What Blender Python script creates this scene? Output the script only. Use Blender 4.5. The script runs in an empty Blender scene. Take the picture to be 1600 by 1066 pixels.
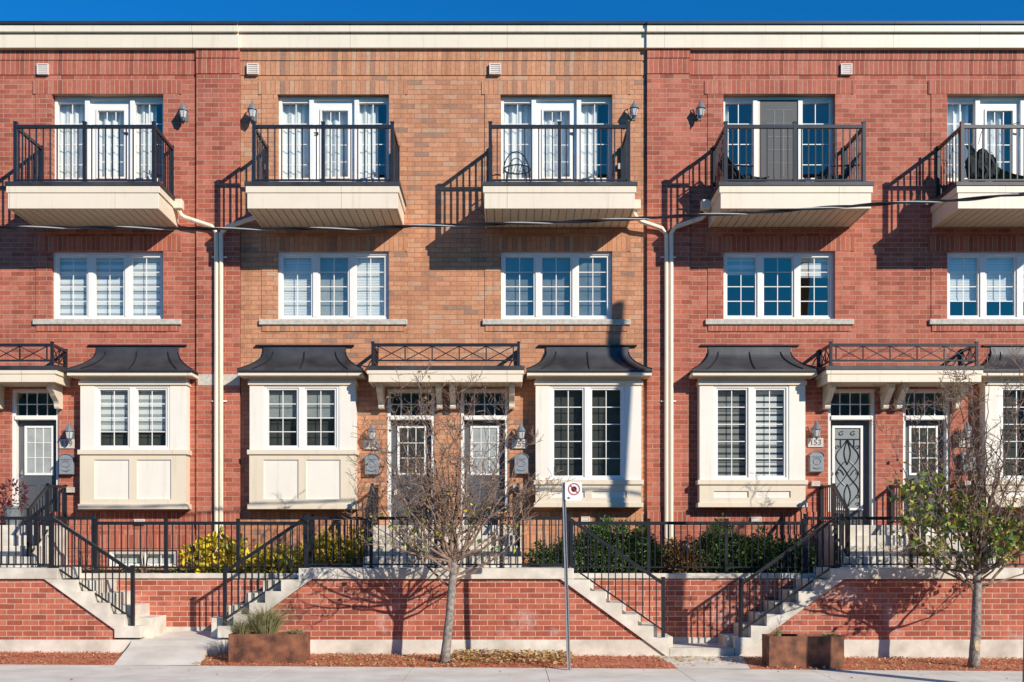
import bpy, math, random
from mathutils import Vector, Matrix
R = math.radians
C = bpy.context.scene.collection
E = 1.935                      # eye height; every z below is measured from the eye and lifted by E on linking

# ------------------------------------------------------------ camera, sky, sun, exposure
cam_d = bpy.data.cameras.new("camera"); cam = bpy.data.objects.new("camera", cam_d); C.objects.link(cam)
cam.location = (0, -20, E); cam.rotation_euler = (R(90), 0, 0)
cam_d.sensor_width = 36; cam_d.lens = 36; cam_d.shift_x = 0.005; cam_d.shift_y = 0.2
cam_d.clip_start = 0.1; cam_d.clip_end = 3000
bpy.context.scene.camera = cam
SUN = Vector((0.94, -1.0, 0.70)).normalized()
world = bpy.data.worlds.new("World"); bpy.context.scene.world = world; world.use_nodes = True
wn = world.node_tree.nodes; bg = wn['Background']
sky = wn.new('ShaderNodeTexSky'); sky.sky_type = 'NISHITA'; sky.sun_disc = False
sky.sun_elevation = math.asin(SUN.z); sky.sun_rotation = math.atan2(SUN.x, SUN.y)
sky.air_density = 1.0; sky.dust_density = 0.0; sky.ozone_density = 4.0; sky.altitude = 0
tint = wn.new('ShaderNodeMix'); tint.data_type = 'RGBA'; tint.blend_type = 'MULTIPLY'; tint.inputs[0].default_value = 1.0
world.node_tree.links.new(sky.outputs[0], tint.inputs[6]); tint.inputs[7].default_value = (0.07, 1.02, 1.72, 1)   # deep polarised blue
world.node_tree.links.new(tint.outputs[2], bg.inputs[0]); bg.inputs[1].default_value = 0.078
sl = bpy.data.lights.new("sun", 'SUN'); sl.energy = 5.0; sl.angle = R(0.5); sl.color = (1.0, 0.93, 0.81)
so = bpy.data.objects.new("sun", sl); C.objects.link(so); so.rotation_euler = SUN.to_track_quat('Z', 'Y').to_euler()
so.location = (20, -20, 20)
vs = bpy.context.scene.view_settings
vs.view_transform = 'Standard'; vs.look = 'None'; vs.exposure = 0.17; vs.gamma = 1.0

# ------------------------------------------------------------ measuring helpers
F = 1600.0
def S(d): return F / (20.0 - d)
def X(px, d=0.0): return (px - 792.0) / S(d)
def Z(py, d=0.0): return (853.0 - py) / S(d)
def gz(x): return -1.935 - 0.0065 * max(-14, min(14, x))

# ------------------------------------------------------------ materials
def newmat(name):
    m = bpy.data.materials.new(name); m.use_nodes = True
    nt = m.node_tree; b = nt.nodes['Principled BSDF']
    return m, nt, b
def N(nt, t, **kw):
    n = nt.nodes.new(t)
    for k, v in kw.items(): setattr(n, k, v)
    return n
def mixc(nt, fac, a, b, blend='MIX'):
    n = N(nt, 'ShaderNodeMix', data_type='RGBA', blend_type=blend)
    for i, v in ((0, fac), (6, a), (7, b)):
        if hasattr(v, 'links'): nt.links.new(v, n.inputs[i])
        elif i == 0: n.inputs[0].default_value = v
        else: n.inputs[i].default_value = (*v, 1)
    return n.outputs[2]
def noise(nt, scale, detail=4, vec=None, rough=.55):
    n = N(nt, 'ShaderNodeTexNoise'); n.inputs['Scale'].default_value = scale
    n.inputs['Detail'].default_value = detail; n.inputs['Roughness'].default_value = rough
    if vec is None:
        g = N(nt, 'ShaderNodeNewGeometry'); vec = g.outputs['Position']
    nt.links.new(vec, n.inputs['Vector']); return n.outputs['Fac']
def ramp(nt, fac, stops):
    r = N(nt, 'ShaderNodeValToRGB'); el = r.color_ramp.elements
    el[0].position = stops[0][0]; el[0].color = (*stops[0][1], 1)
    el[1].position = stops[-1][0]; el[1].color = (*stops[-1][1], 1)
    for p, c in stops[1:-1]:
        e = el.new(p); e.color = (*c, 1)
    nt.links.new(fac, r.inputs[0]); return r.outputs[0]
def bump(nt, b, h, strength=.3, dist=.01):
    n = N(nt, 'ShaderNodeBump'); n.inputs['Strength'].default_value = strength; n.inputs['Distance'].default_value = dist
    nt.links.new(h, n.inputs['Height']); nt.links.new(n.outputs[0], b.inputs['Normal'])
def plain(name, col, rough=.6, var=.12, scale=3.0, metal=0.0, bmp=0.0, bscale=60, col2=None):
    m, nt, b = newmat(name)
    f = noise(nt, scale)
    lo = tuple(c * (1 - var) for c in col); hi = col2 or tuple(min(1, c * (1 + var)) for c in col)
    c = ramp(nt, f, [(.3, lo), (.7, hi)])
    nt.links.new(c, b.inputs['Base Color'])
    b.inputs['Roughness'].default_value = rough; b.inputs['Metallic'].default_value = metal
    if bmp: bump(nt, b, noise(nt, bscale, 5), bmp, .01)
    return m
def trim(name, col, rough=.5, seam=0.0):
    m, nt, b = newmat(name)
    g = N(nt, 'ShaderNodeNewGeometry'); mp = N(nt, 'ShaderNodeMapping'); nt.links.new(g.outputs['Position'], mp.inputs[0]); mp.inputs['Scale'].default_value = (9, 9, .6)
    c = ramp(nt, noise(nt, 1.3, 5), [(.3, tuple(k*.93 for k in col)), (.7, col)])
    c = mixc(nt, .75, c, ramp(nt, noise(nt, 1, 6, mp.outputs[0], .7), [(.28, (.80, .77, .72)), (.45, (1, 1, 1)), (.9, (1.02, 1.02, 1.02))]), 'MULTIPLY')
    if seam:
        sp = N(nt, 'ShaderNodeSeparateXYZ'); nt.links.new(g.outputs['Position'], sp.inputs[0])
        m1 = N(nt, 'ShaderNodeMath', operation='MULTIPLY'); nt.links.new(sp.outputs[0], m1.inputs[0]); m1.inputs[1].default_value = 1/seam
        fr = N(nt, 'ShaderNodeMath', operation='FRACT'); nt.links.new(m1.outputs[0], fr.inputs[0])
        lt = N(nt, 'ShaderNodeMath', operation='LESS_THAN'); nt.links.new(fr.outputs[0], lt.inputs[0]); lt.inputs[1].default_value = .012/seam
        c = mixc(nt, lt.outputs[0], c, tuple(k*.62 for k in col))
    nt.links.new(c, b.inputs['Base Color']); b.inputs['Roughness'].default_value = rough
    bump(nt, b, noise(nt, 2.5, 3), .25, .012); return m
def brick(name, stops, mortar, soldier=False, stain=0.0):
    m, nt, b = newmat(name)
    g = N(nt, 'ShaderNodeNewGeometry'); sp = N(nt, 'ShaderNodeSeparateXYZ'); nt.links.new(g.outputs['Position'], sp.inputs[0])
    ad = N(nt, 'ShaderNodeMath', operation='ADD'); nt.links.new(sp.outputs[0], ad.inputs[0]); nt.links.new(sp.outputs[1], ad.inputs[1])
    cb = N(nt, 'ShaderNodeCombineXYZ')
    t = N(nt, 'ShaderNodeTexBrick')
    if soldier:
        nt.links.new(sp.outputs[2], cb.inputs[0]); nt.links.new(ad.outputs[0], cb.inputs[1])
        t.offset = 0; t.inputs['Brick Width'].default_value = 60; t.inputs['Row Height'].default_value = .0925
    else:
        nt.links.new(ad.outputs[0], cb.inputs[0]); nt.links.new(sp.outputs[2], cb.inputs[1])
        t.inputs['Brick Width'].default_value = .277; t.inputs['Row Height'].default_value = .0935
    # slight wobble so that courses are not ruler straight
    nw = N(nt, 'ShaderNodeTexNoise'); nw.inputs['Scale'].default_value = 9; nw.inputs['Detail'].default_value = 2
    nt.links.new(cb.outputs[0], nw.inputs['Vector'])
    mp = N(nt, 'ShaderNodeVectorMath', operation='MULTIPLY_ADD')
    nt.links.new(nw.outputs['Color'], mp.inputs[0]); mp.inputs[1].default_value = (.006, .006, 0); nt.links.new(cb.outputs[0], mp.inputs[2])
    nt.links.new(mp.outputs[0], t.inputs['Vector'])
    t.inputs['Scale'].default_value = 1; t.inputs['Mortar Size'].default_value = .0058; t.inputs['Mortar Smooth'].default_value = .25
    t.inputs['Color1'].default_value = (0, 0, 0, 1); t.inputs['Color2'].default_value = (1, 1, 1, 1); t.inputs['Mortar'].default_value = (.5, .5, .5, 1)
    # one random tone per brick, from its row and column number
    def mth(op, a, b_=None):
        n_ = N(nt, 'ShaderNodeMath', operation=op)
        for i_, v_ in ((0, a), (1, b_)):
            if v_ is None: continue
            if hasattr(v_, 'links'): nt.links.new(v_, n_.inputs[i_])
            else: n_.inputs[i_].default_value = v_
        return n_.outputs[0]
    s2 = N(nt, 'ShaderNodeSeparateXYZ'); nt.links.new(mp.outputs[0], s2.inputs[0])
    row = mth('FLOOR', mth('DIVIDE', s2.outputs[1], .0925 if soldier else .0935))
    if soldier: colm = mth('FLOOR', mth('DIVIDE', s2.outputs[0], 60.0))
    else: colm = mth('FLOOR', mth('ADD', mth('DIVIDE', s2.outputs[0], .277), mth('MULTIPLY', mth('SUBTRACT', 1.0, mth('FLOORED_MODULO', row, 2.0)), .5)))
    cc = N(nt, 'ShaderNodeCombineXYZ'); nt.links.new(mth('ADD', row, .5), cc.inputs[0]); nt.links.new(mth('ADD', colm, .5), cc.inputs[1])
    wn_ = N(nt, 'ShaderNodeTexWhiteNoise', noise_dimensions='2D'); nt.links.new(cc.outputs[0], wn_.inputs['Vector'])
    c = ramp(nt, wn_.outputs['Value'], stops)
    f2 = noise(nt, 55, 5); c = mixc(nt, .55, c, ramp(nt, f2, [(.3, (.72, .72, .72)), (.7, (1.22, 1.22, 1.22))]), 'MULTIPLY')
    f3 = noise(nt, .8, 4); c = mixc(nt, .6, c, ramp(nt, f3, [(.3, (.84, .82, .82)), (.7, (1.12, 1.12, 1.12))]), 'MULTIPLY')
    mps = N(nt, 'ShaderNodeMapping'); nt.links.new(g.outputs['Position'], mps.inputs[0]); mps.inputs['Scale'].default_value = (5, 5, .35)
    c = mixc(nt, .8, c, ramp(nt, noise(nt, 1.0, 5, mps.outputs[0], .65), [(.32, (.74, .72, .72)), (.5, (1, 1, 1)), (.72, (1.1, 1.1, 1.12))]), 'MULTIPLY')
    c = mixc(nt, .7, c, ramp(nt, noise(nt, 14, 4), [(.3, (.8, .8, .8)), (.7, (1.15, 1.15, 1.15))]), 'MULTIPLY')
    mc = mixc(nt, noise(nt, 2.2, 4), tuple(k * .5 for k in mortar), mortar)
    c = mixc(nt, t.outputs['Fac'], c, mc)
    if stain:
        f4 = noise(nt, 1.6, 6, rough=.7); k = ramp(nt, f4, [(.56, (0, 0, 0)), (.72, (stain,) * 3)])
        c = mixc(nt, k, c, (.62, .54, .5))
    nt.links.new(c, b.inputs['Base Color']); b.inputs['Roughness'].default_value = .88
    inv = N(nt, 'ShaderNodeMath', operation='SUBTRACT'); inv.inputs[0].default_value = 1; nt.links.new(t.outputs['Fac'], inv.inputs[1])
    add = N(nt, 'ShaderNodeMath', operation='MULTIPLY_ADD'); nt.links.new(f2, add.inputs[0]); add.inputs[1].default_value = .35; nt.links.new(inv.outputs[0], add.inputs[2])
    bump(nt, b, add.outputs[0], .55, .006)
    return m
RED = [(0, (.32, .08, .046)), (.25, (.40, .103, .06)), (.7, (.455, .128, .075)), (1, (.49, .165, .105))]
REDF = [(0, (.30, .072, .04)), (.3, (.39, .095, .052)), (.7, (.45, .12, .066)), (1, (.50, .16, .095))]
ORG = [(0, (.33, .19, .125)), (.06, (.38, .2, .125)), (.12, (.48, .21, .11)), (.5, (.55, .245, .125)), (.85, (.60, .28, .15)), (1, (.52, .31, .19))]
M = {}
M['red'] = brick('red_brick', RED, (.62, .40, .28)); M['redS'] = brick('red_soldier_brick', RED, (.68, .44, .31), True)
M['org'] = brick('orange_brick', ORG, (.33, .19, .12)); M['orgS'] = brick('orange_soldier_brick', ORG, (.34, .19, .12), True)
M['redW'] = brick('retaining_brick', REDF, (.80, .60, .48), stain=.45)
M['cream'] = trim('cream_paint', (.76, .645, .49), .55)
M['panel'] = trim('pale_panel', (.83, .765, .66), .6)
M['band'] = trim('cornice_metal', (.83, .705, .54), .45, 3.05)
M['white'] = plain('white_vinyl', (.82, .79, .73), .35, .03, 2)
M['black'] = plain('black_metal', (.017, .019, .024), .35, .2, 6)
M['roof'] = plain('roof_metal', (.034, .035, .04), .5, .4, 2.2, bmp=.5, bscale=4, col2=(.06, .06, .065))
M['capm'] = plain('grey_flashing', (.035, .038, .048), .35, .25, 1.2)
M['conc'] = plain('concrete', (.58, .52, .43), .9, .25, 2.5, bmp=.25, col2=(.77, .71, .61))
M['walk'] = plain('pavement_concrete', (.66, .59, .50), .9, .13, 1.6, bmp=.25, bscale=140, col2=(.76, .70, .615))
M['stone'] = plain('window_sill_stone', (.52, .47, .40), .85, .2, 14, bmp=.6, bscale=40)
M['soffit'] = plain('soffit_vinyl', (.62, .52, .38), .5, .04, 2)
M['door'] = plain('charcoal_door_paint', (.095, .10, .11), .35, .1, 3)
M['screen'] = plain('grey_screen', (.075, .073, .07), .6, .08, 5)
M['curtain'] = plain('curtain_fabric', (.88, .88, .85), .9, .05, 4)
M['dark'] = plain('room_plaster', (.32, .31, .28), .9, .3, .7)
M['sheer'] = plain('window_sheer', (.33, .35, .34), .9, .15, 5)
M['frost'] = plain('frosted_glass', (.26, .28, .28), .25, .08, 4)
M['lamp'] = plain('lantern_grey', (.17, .18, .19), .4, .2, 20)
M['lglass'] = plain('lantern_glass', (.52, .52, .5), .15, .1, 20)
M['mail'] = plain('mailbox_grey', (.25, .27, .29), .4, .15, 18)
M['ventw'] = plain('vent_plastic', (.72, .62, .55), .6, .05, 5)
M['plate'] = plain('number_stone', (.58, .52, .46), .8, .1, 20)
M['corten'] = plain('rusted_steel', (.13, .048, .028), .75, .5, 5.5, bmp=.3, bscale=30, col2=(.30, .115, .055))
M['soil'] = plain('soil', (.05, .035, .025), .95, .4, 15, bmp=.6, bscale=30)
M['mulch'] = plain('mulch_ground', (.50, .17, .09), .95, .5, 30, bmp=1, bscale=50)
M['asph'] = plain('asphalt', (.05, .05, .052), .9, .25, 8, bmp=.3, bscale=200)
M['grass_g'] = plain('lawn', (.06, .09, .03), .95, .3, 3)
M['bark'] = plain('bark', (.20, .16, .13), .85, .45, 18, bmp=.8, bscale=40, col2=(.36, .31, .27))
M['twig'] = plain('twig_bark', (.16, .09, .062), .8, .35, 12, col2=(.34, .235, .17))
M['wood'] = plain('weathered_wood', (.24, .21, .18), .85, .3, 6, bmp=.4, bscale=30)
M['steel'] = plain('galvanised_steel', (.42, .43, .45), .4, .15, 25, metal=.6)
M['signw'] = plain('sign_white', (.82, .82, .82), .35, .02, 3)
M['signr'] = plain('sign_red', (.50, .03, .04), .35, .05, 3)
M['signk'] = plain('sign_black', (.02, .02, .02), .4, .05, 3)
M['cable'] = plain('cable_black', (.02, .02, .022), .3, .1, 3)
M['cablel'] = plain('cable_bare', (.55, .55, .53), .35, .1, 3)
M['brown'] = plain('brown_wall', (.3, .26, .2), .9, .6, .5)
M['pink'] = plain('pink_fabric', (.6, .2, .25), .9, .1, 3)
M['cloth'] = plain('dark_cloth', (.02, .025, .025), .9, .3, 9)
M['hamm'] = plain('hammock_fabric', (.10, .28, .22), .9, .3, 9)
M['lawnw'] = plain('pale_rope', (.6, .58, .5), .9, .1, 9)

def stripes(name, a, b_, period, duty, soft=.03, axis=2, off=0.0):
    m, nt, b = newmat(name)
    g = N(nt, 'ShaderNodeNewGeometry'); sp = N(nt, 'ShaderNodeSeparateXYZ'); nt.links.new(g.outputs['Position'], sp.inputs[0])
    m1 = N(nt, 'ShaderNodeMath', operation='MULTIPLY_ADD'); nt.links.new(sp.outputs[axis], m1.inputs[0]); m1.inputs[1].default_value = 1 / period; m1.inputs[2].default_value = off
    fr = N(nt, 'ShaderNodeMath', operation='FRACT'); nt.links.new(m1.outputs[0], fr.inputs[0])
    c = ramp(nt, fr.outputs[0], [(0, a), (duty, a), (duty + soft, b_), (1 - soft, b_), (1, a)])
    nt.links.new(c, b.inputs['Base Color']); b.inputs['Roughness'].default_value = .8
    return m
M['shutter_shade'] = stripes('shutter_painted_shade', (.30, .30, .28), (.05, .05, .05), .125, .62, .04)  # same blind as the bright shutter, with shade put into its stripe colours
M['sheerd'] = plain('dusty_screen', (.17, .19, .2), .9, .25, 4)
M['glassrefl'] = plain('reflection_sheet', (.06, .062, .055), .9, .3, 3)  # dark grey imitating the faint reflections in the bay glass
M['zebra'] = stripes('zebra_blind', (.85, .86, .84), (.42, .45, .46), .145, .52)
M['slat'] = stripes('slat_blind', (.80, .82, .80), (.48, .50, .50), .052, .75, .06)
M['shutter'] = stripes('shutter_blind', (.80, .81, .79), (.06, .065, .07), .125, .62, .04)
def glass(name, refl, tint):
    m, nt, b = newmat(name); nt.nodes.remove(b)
    o = nt.nodes['Material Output']
    tr = N(nt, 'ShaderNodeBsdfTransparent'); tr.inputs[0].default_value = (*tint, 1)
    gl = N(nt, 'ShaderNodeBsdfGlossy'); gl.inputs['Roughness'].default_value = .02; gl.inputs[0].default_value = (1, .84, .66, 1)
    lw = N(nt, 'ShaderNodeLayerWeight'); lw.inputs[0].default_value = .5
    ma = N(nt, 'ShaderNodeMath', operation='MULTIPLY_ADD'); pw = N(nt, 'ShaderNodeMath', operation='POWER'); nt.links.new(lw.outputs['Facing'], pw.inputs[0]); pw.inputs[1].default_value = 4; nt.links.new(pw.outputs[0], ma.inputs[0]); ma.inputs[1].default_value = .7; ma.inputs[2].default_value = refl
    mx = N(nt, 'ShaderNodeMixShader'); nt.links.new(ma.outputs[0], mx.inputs[0]); nt.links.new(tr.outputs[0], mx.inputs[1]); nt.links.new(gl.outputs[0], mx.inputs[2])
    bp = N(nt, 'ShaderNodeBump'); bp.inputs['Strength'].default_value = .06; bp.inputs['Distance'].default_value = .02
    nt.links.new(noise(nt, 1.6, 2), bp.inputs['Height']); nt.links.new(bp.outputs[0], gl.inputs['Normal'])
    nt.links.new(mx.outputs[0], o.inputs[0]); return m
M['glass'] = glass('window_glass', .19, (.92, .95, .95))
def leafm(name, cols):
    m, nt, b = newmat(name)
    g = N(nt, 'ShaderNodeNewGeometry')
    c = ramp(nt, g.outputs['Random Per Island'], [(i / (len(cols) - 1), k) for i, k in enumerate(cols)])
    nt.links.new(c, b.inputs['Base Color']); b.inputs['Roughness'].default_value = .55
    tl = N(nt, 'ShaderNodeBsdfTranslucent'); nt.links.new(c, tl.inputs[0])
    mx = N(nt, 'ShaderNodeMixShader'); mx.inputs[0].default_value = .25
    nt.links.new(b.outputs[0], mx.inputs[1]); nt.links.new(tl.outputs[0], mx.inputs[2]); nt.links.new(mx.outputs[0], nt.nodes['Material Output'].inputs[0])
    return m
M['leafg'] = leafm('laurel_leaf', [(.04, .085, .02), (.07, .14, .03), (.11, .19, .045), (.2, .29, .08)])
M['leafy'] = leafm('yellow_leaf', [(.75, .55, .03), (.85, .66, .04), (.8, .62, .06), (.7, .5, .04), (.85, .7, .12), (.34, .36, .05), (.12, .2, .03)])
M['leafr'] = leafm('reddish_leaf', [(.20, .06, .02), (.30, .12, .03), (.24, .17, .05), (.08, .1, .03)])
M['leaft'] = leafm('tree_leaf', [(.05, .10, .02), (.08, .15, .025), (.14, .22, .04), (.4, .42, .06), (.55, .48, .07)])
M['leafo'] = leafm('withered_leaf', [(.3, .22, .05), (.36, .18, .05), (.22, .12, .05), (.3, .3, .06)])
M['litter'] = leafm('leaf_litter', [(.55, .36, .14), (.66, .48, .2), (.4, .2, .08), (.72, .58, .3), (.42, .15, .06)])
M['chips'] = leafm('mulch_chips', [(.52, .15, .07), (.62, .22, .10), (.42, .11, .05), (.68, .42, .24), (.55, .2, .09)])
M['blade'] = leafm('grass_blade', [(.16, .2, .07), (.3, .28, .13), (.5, .42, .25), (.14, .2, .06), (.42, .3, .15)])
M['purple'] = leafm('purple_leaf', [(.12, .03, .05), (.2, .05, .07), (.08, .04, .03)])
M['bark'] = M['bark']

# ------------------------------------------------------------ mesh helpers
class MB:
    def __init__(s): s.v = []; s.f = []
    def quad(s, a, b, c, d):
        i = len(s.v); s.v += [a, b, c, d]; s.f.append((i, i+1, i+2, i+3)); return s
    def poly(s, pts):
        i = len(s.v); s.v += list(pts); s.f.append(tuple(range(i, i+len(pts)))); return s
    def box(s, x0, x1, y0, y1, z0, z1):
        if x0 > x1: x0, x1 = x1, x0
        if y0 > y1: y0, y1 = y1, y0
        if z0 > z1: z0, z1 = z1, z0
        i = len(s.v)
        s.v += [(x0,y0,z0),(x1,y0,z0),(x1,y1,z0),(x0,y1,z0),(x0,y0,z1),(x1,y0,z1),(x1,y1,z1),(x0,y1,z1)]
        for f in ((0,3,2,1),(4,5,6,7),(0,1,5,4),(1,2,6,5),(2,3,7,6),(3,0,4,7)): s.f.append(tuple(i+k for k in f))
        return s
    def bar(s, p, q, w, h):
        p = Vector(p); q = Vector(q); t = (q-p).normalized()
        up = Vector((0,0,1)) if abs(t.z) < .95 else Vector((0,1,0))
        a = t.cross(up).normalized(); b = a.cross(t).normalized(); a *= w/2; b *= h/2
        i = len(s.v)
        for c in (p, q): s.v += [tuple(c-a-b), tuple(c+a-b), tuple(c+a+b), tuple(c-a+b)]
        for f in ((0,1,2,3),(7,6,5,4),(0,4,5,1),(1,5,6,2),(2,6,7,3),(3,7,4,0)): s.f.append(tuple(i+k for k in f))
        return s
    def prism(s, pts, a0, a1, axis='y'):
        n = len(pts); i = len(s.v)
        def mk(u, v, a): return (u, a, v) if axis == 'y' else ((a, u, v) if axis == 'x' else (u, v, a))
        s.v += [mk(u, v, a0) for u, v in pts] + [mk(u, v, a1) for u, v in pts]
        s.f.append(tuple(range(i, i+n))); s.f.append(tuple(range(i+2*n-1, i+n-1, -1)))
        for k in range(n):
            j = (k+1) % n; s.f.append((i+k, i+n+k, i+n+j, i+j))
        return s
    def tube(s, pts, rad, n=6, cap=True):
        pts = [Vector(p) for p in pts]
        if not hasattr(rad, '__len__'): rad = [rad]*len(pts)
        i = len(s.v); a = None
        for k, p in enumerate(pts):
            t = (pts[min(k+1, len(pts)-1)] - pts[max(k-1, 0)])
            if t.length < 1e-6: t = Vector((0,0,1))
            t.normalize()
            if a is None: a = t.orthogonal().normalized()
            else:
                a = a - t*a.dot(t)
                a = a.normalized() if a.length > 1e-4 else t.orthogonal().normalized()
            b = t.cross(a)
            for j in range(n):
                th = 2*math.pi*j/n; s.v.append(tuple(p + (a*math.cos(th) + b*math.sin(th))*rad[k]))
        for k in range(len(pts)-1):
            for j in range(n):
                j2 = (j+1) % n; s.f.append((i+k*n+j, i+k*n+j2, i+(k+1)*n+j2, i+(k+1)*n+j))
        if cap:
            s.f.append(tuple(range(i+n-1, i-1, -1))); e = i+(len(pts)-1)*n; s.f.append(tuple(range(e, e+n)))
        return s
    def lathe(s, cx, cy, prof, n=12):
        i = len(s.v)
        for r, z in prof:
            for j in range(n):
                th = 2*math.pi*j/n; s.v.append((cx + r*math.cos(th), cy + r*math.sin(th), z))
        for k in range(len(prof)-1):
            for j in range(n):
                j2 = (j+1) % n; s.f.append((i+k*n+j, i+k*n+j2, i+(k+1)*n+j2, i+(k+1)*n+j))
        s.f.append(tuple(range(i+n-1, i-1, -1))); e = i+(len(prof)-1)*n; s.f.append(tuple(range(e, e+n)))
        return s
    def split(s, name, mat, parent=None, bevel=0, tol=.004):
        """one object per piece: face islands whose boxes touch are one piece"""
        par = list(range(len(s.v)))
        def find(a):
            while par[a] != a: par[a] = par[par[a]]; a = par[a]
            return a
        for f in s.f:
            for k in f[1:]: par[find(f[0])] = find(k)
        isl = {}
        for f in s.f: isl.setdefault(find(f[0]), []).append(f)
        bx = []
        for fs in isl.values():
            vs_ = [s.v[k] for f in fs for k in f]
            bx.append([[min(v[i] for v in vs_)-tol for i in range(3)], [max(v[i] for v in vs_)+tol for i in range(3)], list(fs)])
        merged = True
        while merged:
            merged = False; out = []
            for b in bx:
                for o in out:
                    if all(b[0][i] <= o[1][i] and b[1][i] >= o[0][i] for i in range(3)):
                        o[0] = [min(p, q) for p, q in zip(o[0], b[0])]; o[1] = [max(p, q) for p, q in zip(o[1], b[1])]; o[2] += b[2]; merged = True; break
                else: out.append(b)
            bx = out
        for _, _, fs in bx:
            m = MB(); mp = {}
            for f in fs:
                for k in f:
                    if k not in mp: mp[k] = len(m.v); m.v.append(s.v[k])
                m.f.append(tuple(mp[k] for k in f))
            m.build(name, mat, parent, bevel=bevel)
    def build(s, name, mat, parent=None, smooth=False, bevel=0):
        me = bpy.data.meshes.new(name)
        off = Vector((0,0,E))
        p = parent; ox = Vector((0,0,0))
        while p is not None: ox += p.location; p = p.parent
        me.from_pydata([tuple(Vector(v) + off - ox) for v in s.v], [], s.f); me.update()
        me.materials.append(M[mat] if isinstance(mat, str) else mat)
        if smooth:
            for pl in me.polygons: pl.use_smooth = True
        o = bpy.data.objects.new(name, me); C.objects.link(o); o.parent = parent
        if bevel:
            b = o.modifiers.new('bevel', 'BEVEL'); b.width = bevel; b.segments = 1; b.limit_method = 'ANGLE'
        return o
def tag(o, label=None, cat=None, group=None, kind=None):
    if label: o['label'] = label
    if cat: o['category'] = cat
    if group: o['group'] = group
    if kind: o['kind'] = kind
    return o
def thing(name, loc, label, cat, group=None):
    o = bpy.data.objects.new(name, None); C.objects.link(o); o.location = (loc[0], loc[1], loc[2] + E); o.empty_display_size = .2
    return tag(o, label, cat, group)
def part_empty(name, parent):
    o = bpy.data.objects.new(name, None); C.objects.link(o); o.parent = parent; return o
def text_mesh(name, body, size, x, y, z, mat, parent):
    cu = bpy.data.curves.new('tmp_text', 'FONT'); cu.body = body; cu.size = size; cu.extrude = .004; cu.align_x = 'CENTER'; cu.align_y = 'CENTER'
    t = bpy.data.objects.new('tmp_text', cu); C.objects.link(t)
    bpy.context.view_layer.update()
    me = bpy.data.meshes.new_from_object(t); bpy.data.objects.remove(t)
    ox = Vector((0,0,0)); p = parent
    while p is not None: ox += p.location; p = p.parent
    me.transform(Matrix.Translation(Vector((x, y, z+E)) - ox) @ Matrix.Rotation(R(90), 4, 'X'))
    me.materials.clear(); me.materials.append(M[mat])
    o = bpy.data.objects.new(name, me); C.objects.link(o); o.parent = parent; return o

# ------------------------------------------------------------ the ground
def sheet(name, xs, rows, mat):           # rows: list of (y, zoffset)
    mb = MB()
    for a, b in zip(xs, xs[1:]):
        for (ya, za), (yb, zb) in zip(rows, rows[1:]):
            mb.quad((a, ya, gz(a)+za), (b, ya, gz(b)+za), (b, yb, gz(b)+zb), (a, yb, gz(a)+zb))
    o = mb.build(name, mat); tag(o, kind='structure'); return o
sheet('ground', [-600, -14, 14, 600], [(-600, -.165), (-6.5, -.165), (-6.45, -.03), (600, -.03)], 'grass_g')
mb = MB()
k = -1.49 - 2.1*7
while k < 15:
    x0, x1 = k + .005, k + 2.1 - .005
    mb.v += [(x0, -6.2, gz(x0)), (x1, -6.2, gz(x1)), (x1, -3.75, gz(x1)), (x0, -3.75, gz(x0)),
             (x0, -6.2, gz(x0)-.02), (x1, -6.2, gz(x1)-.02), (x1, -3.75, gz(x1)-.02), (x0, -3.75, gz(x0)-.02)]
    i = len(mb.v) - 8
    for f in ((0,1,2,3),(0,4,5,1),(1,5,6,2),(2,6,7,3),(3,7,4,0)): mb.f.append(tuple(i+q for q in f))
    k += 2.1
tag(mb.build('sidewalk', 'walk'), kind='structure')
mb = MB(); mb.prism([(-6.4, 0.0), (-6.205, 0.0), (-6.205, -.16), (-6.4, -.16)], -14, 14, 'x')
for i, v in enumerate(mb.v): mb.v[i] = (v[0], v[1], v[2] + gz(v[0]))
tag(mb.build('kerb', 'conc'), kind='structure')
sheet('road', [-200, -14, 14, 200], [(-14.5, -.158), (-6.405, -.158)], 'asph')
# walkways between the stairs
def walk(name, pts):                       # list of (xl, xr, y, z)
    mb = MB()
    for (a, b, y, z), (a2, b2, y2, z2) in zip(pts, pts[1:]):
        mb.quad((a2, y2, z2), (b2, y2, z2), (b, y, z), (a, y, z))
        mb.quad((a2, y2, z2), (a, y, z), (a, y, z-.25), (a2, y2, z2-.25)); mb.quad((b2, y2, z2), (b2, y2, z2-.25), (b, y, z-.25), (b, y, z))
    o = mb.build(name, 'walk'); tag(o, kind='structure')
walk('walkway', [(-6.5, -4.9, -1.38, -1.535), (-6.46, -4.95, -2.36, -1.63), (-6.42, -5.08, -2.6, -1.70), (-6.24, -4.88, -3.748, gz(-5.5)+.004)])
walk('walkway', [(2.62, 4.08, -2.34, gz(3.3)+.06), (2.62, 4.0, -2.7, gz(3.3)+.055), (2.72, 3.86, -3.748, gz(3.3)+.004)])
sheet('mulch_bed', [-14, -6.25], [(-3.748, -.003), (-3.3, .03), (-2.3, .04)], 'mulch')
sheet('mulch_bed', [-5.06, 0, 2.7], [(-3.748, -.003), (-3.3, .03), (-2.3, .04)], 'mulch')
sheet('mulch_bed', [3.88, 14], [(-3.748, -.003), (-3.3, .03), (-2.3, .04)], 'mulch')
rng = random.Random(5)
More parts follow.
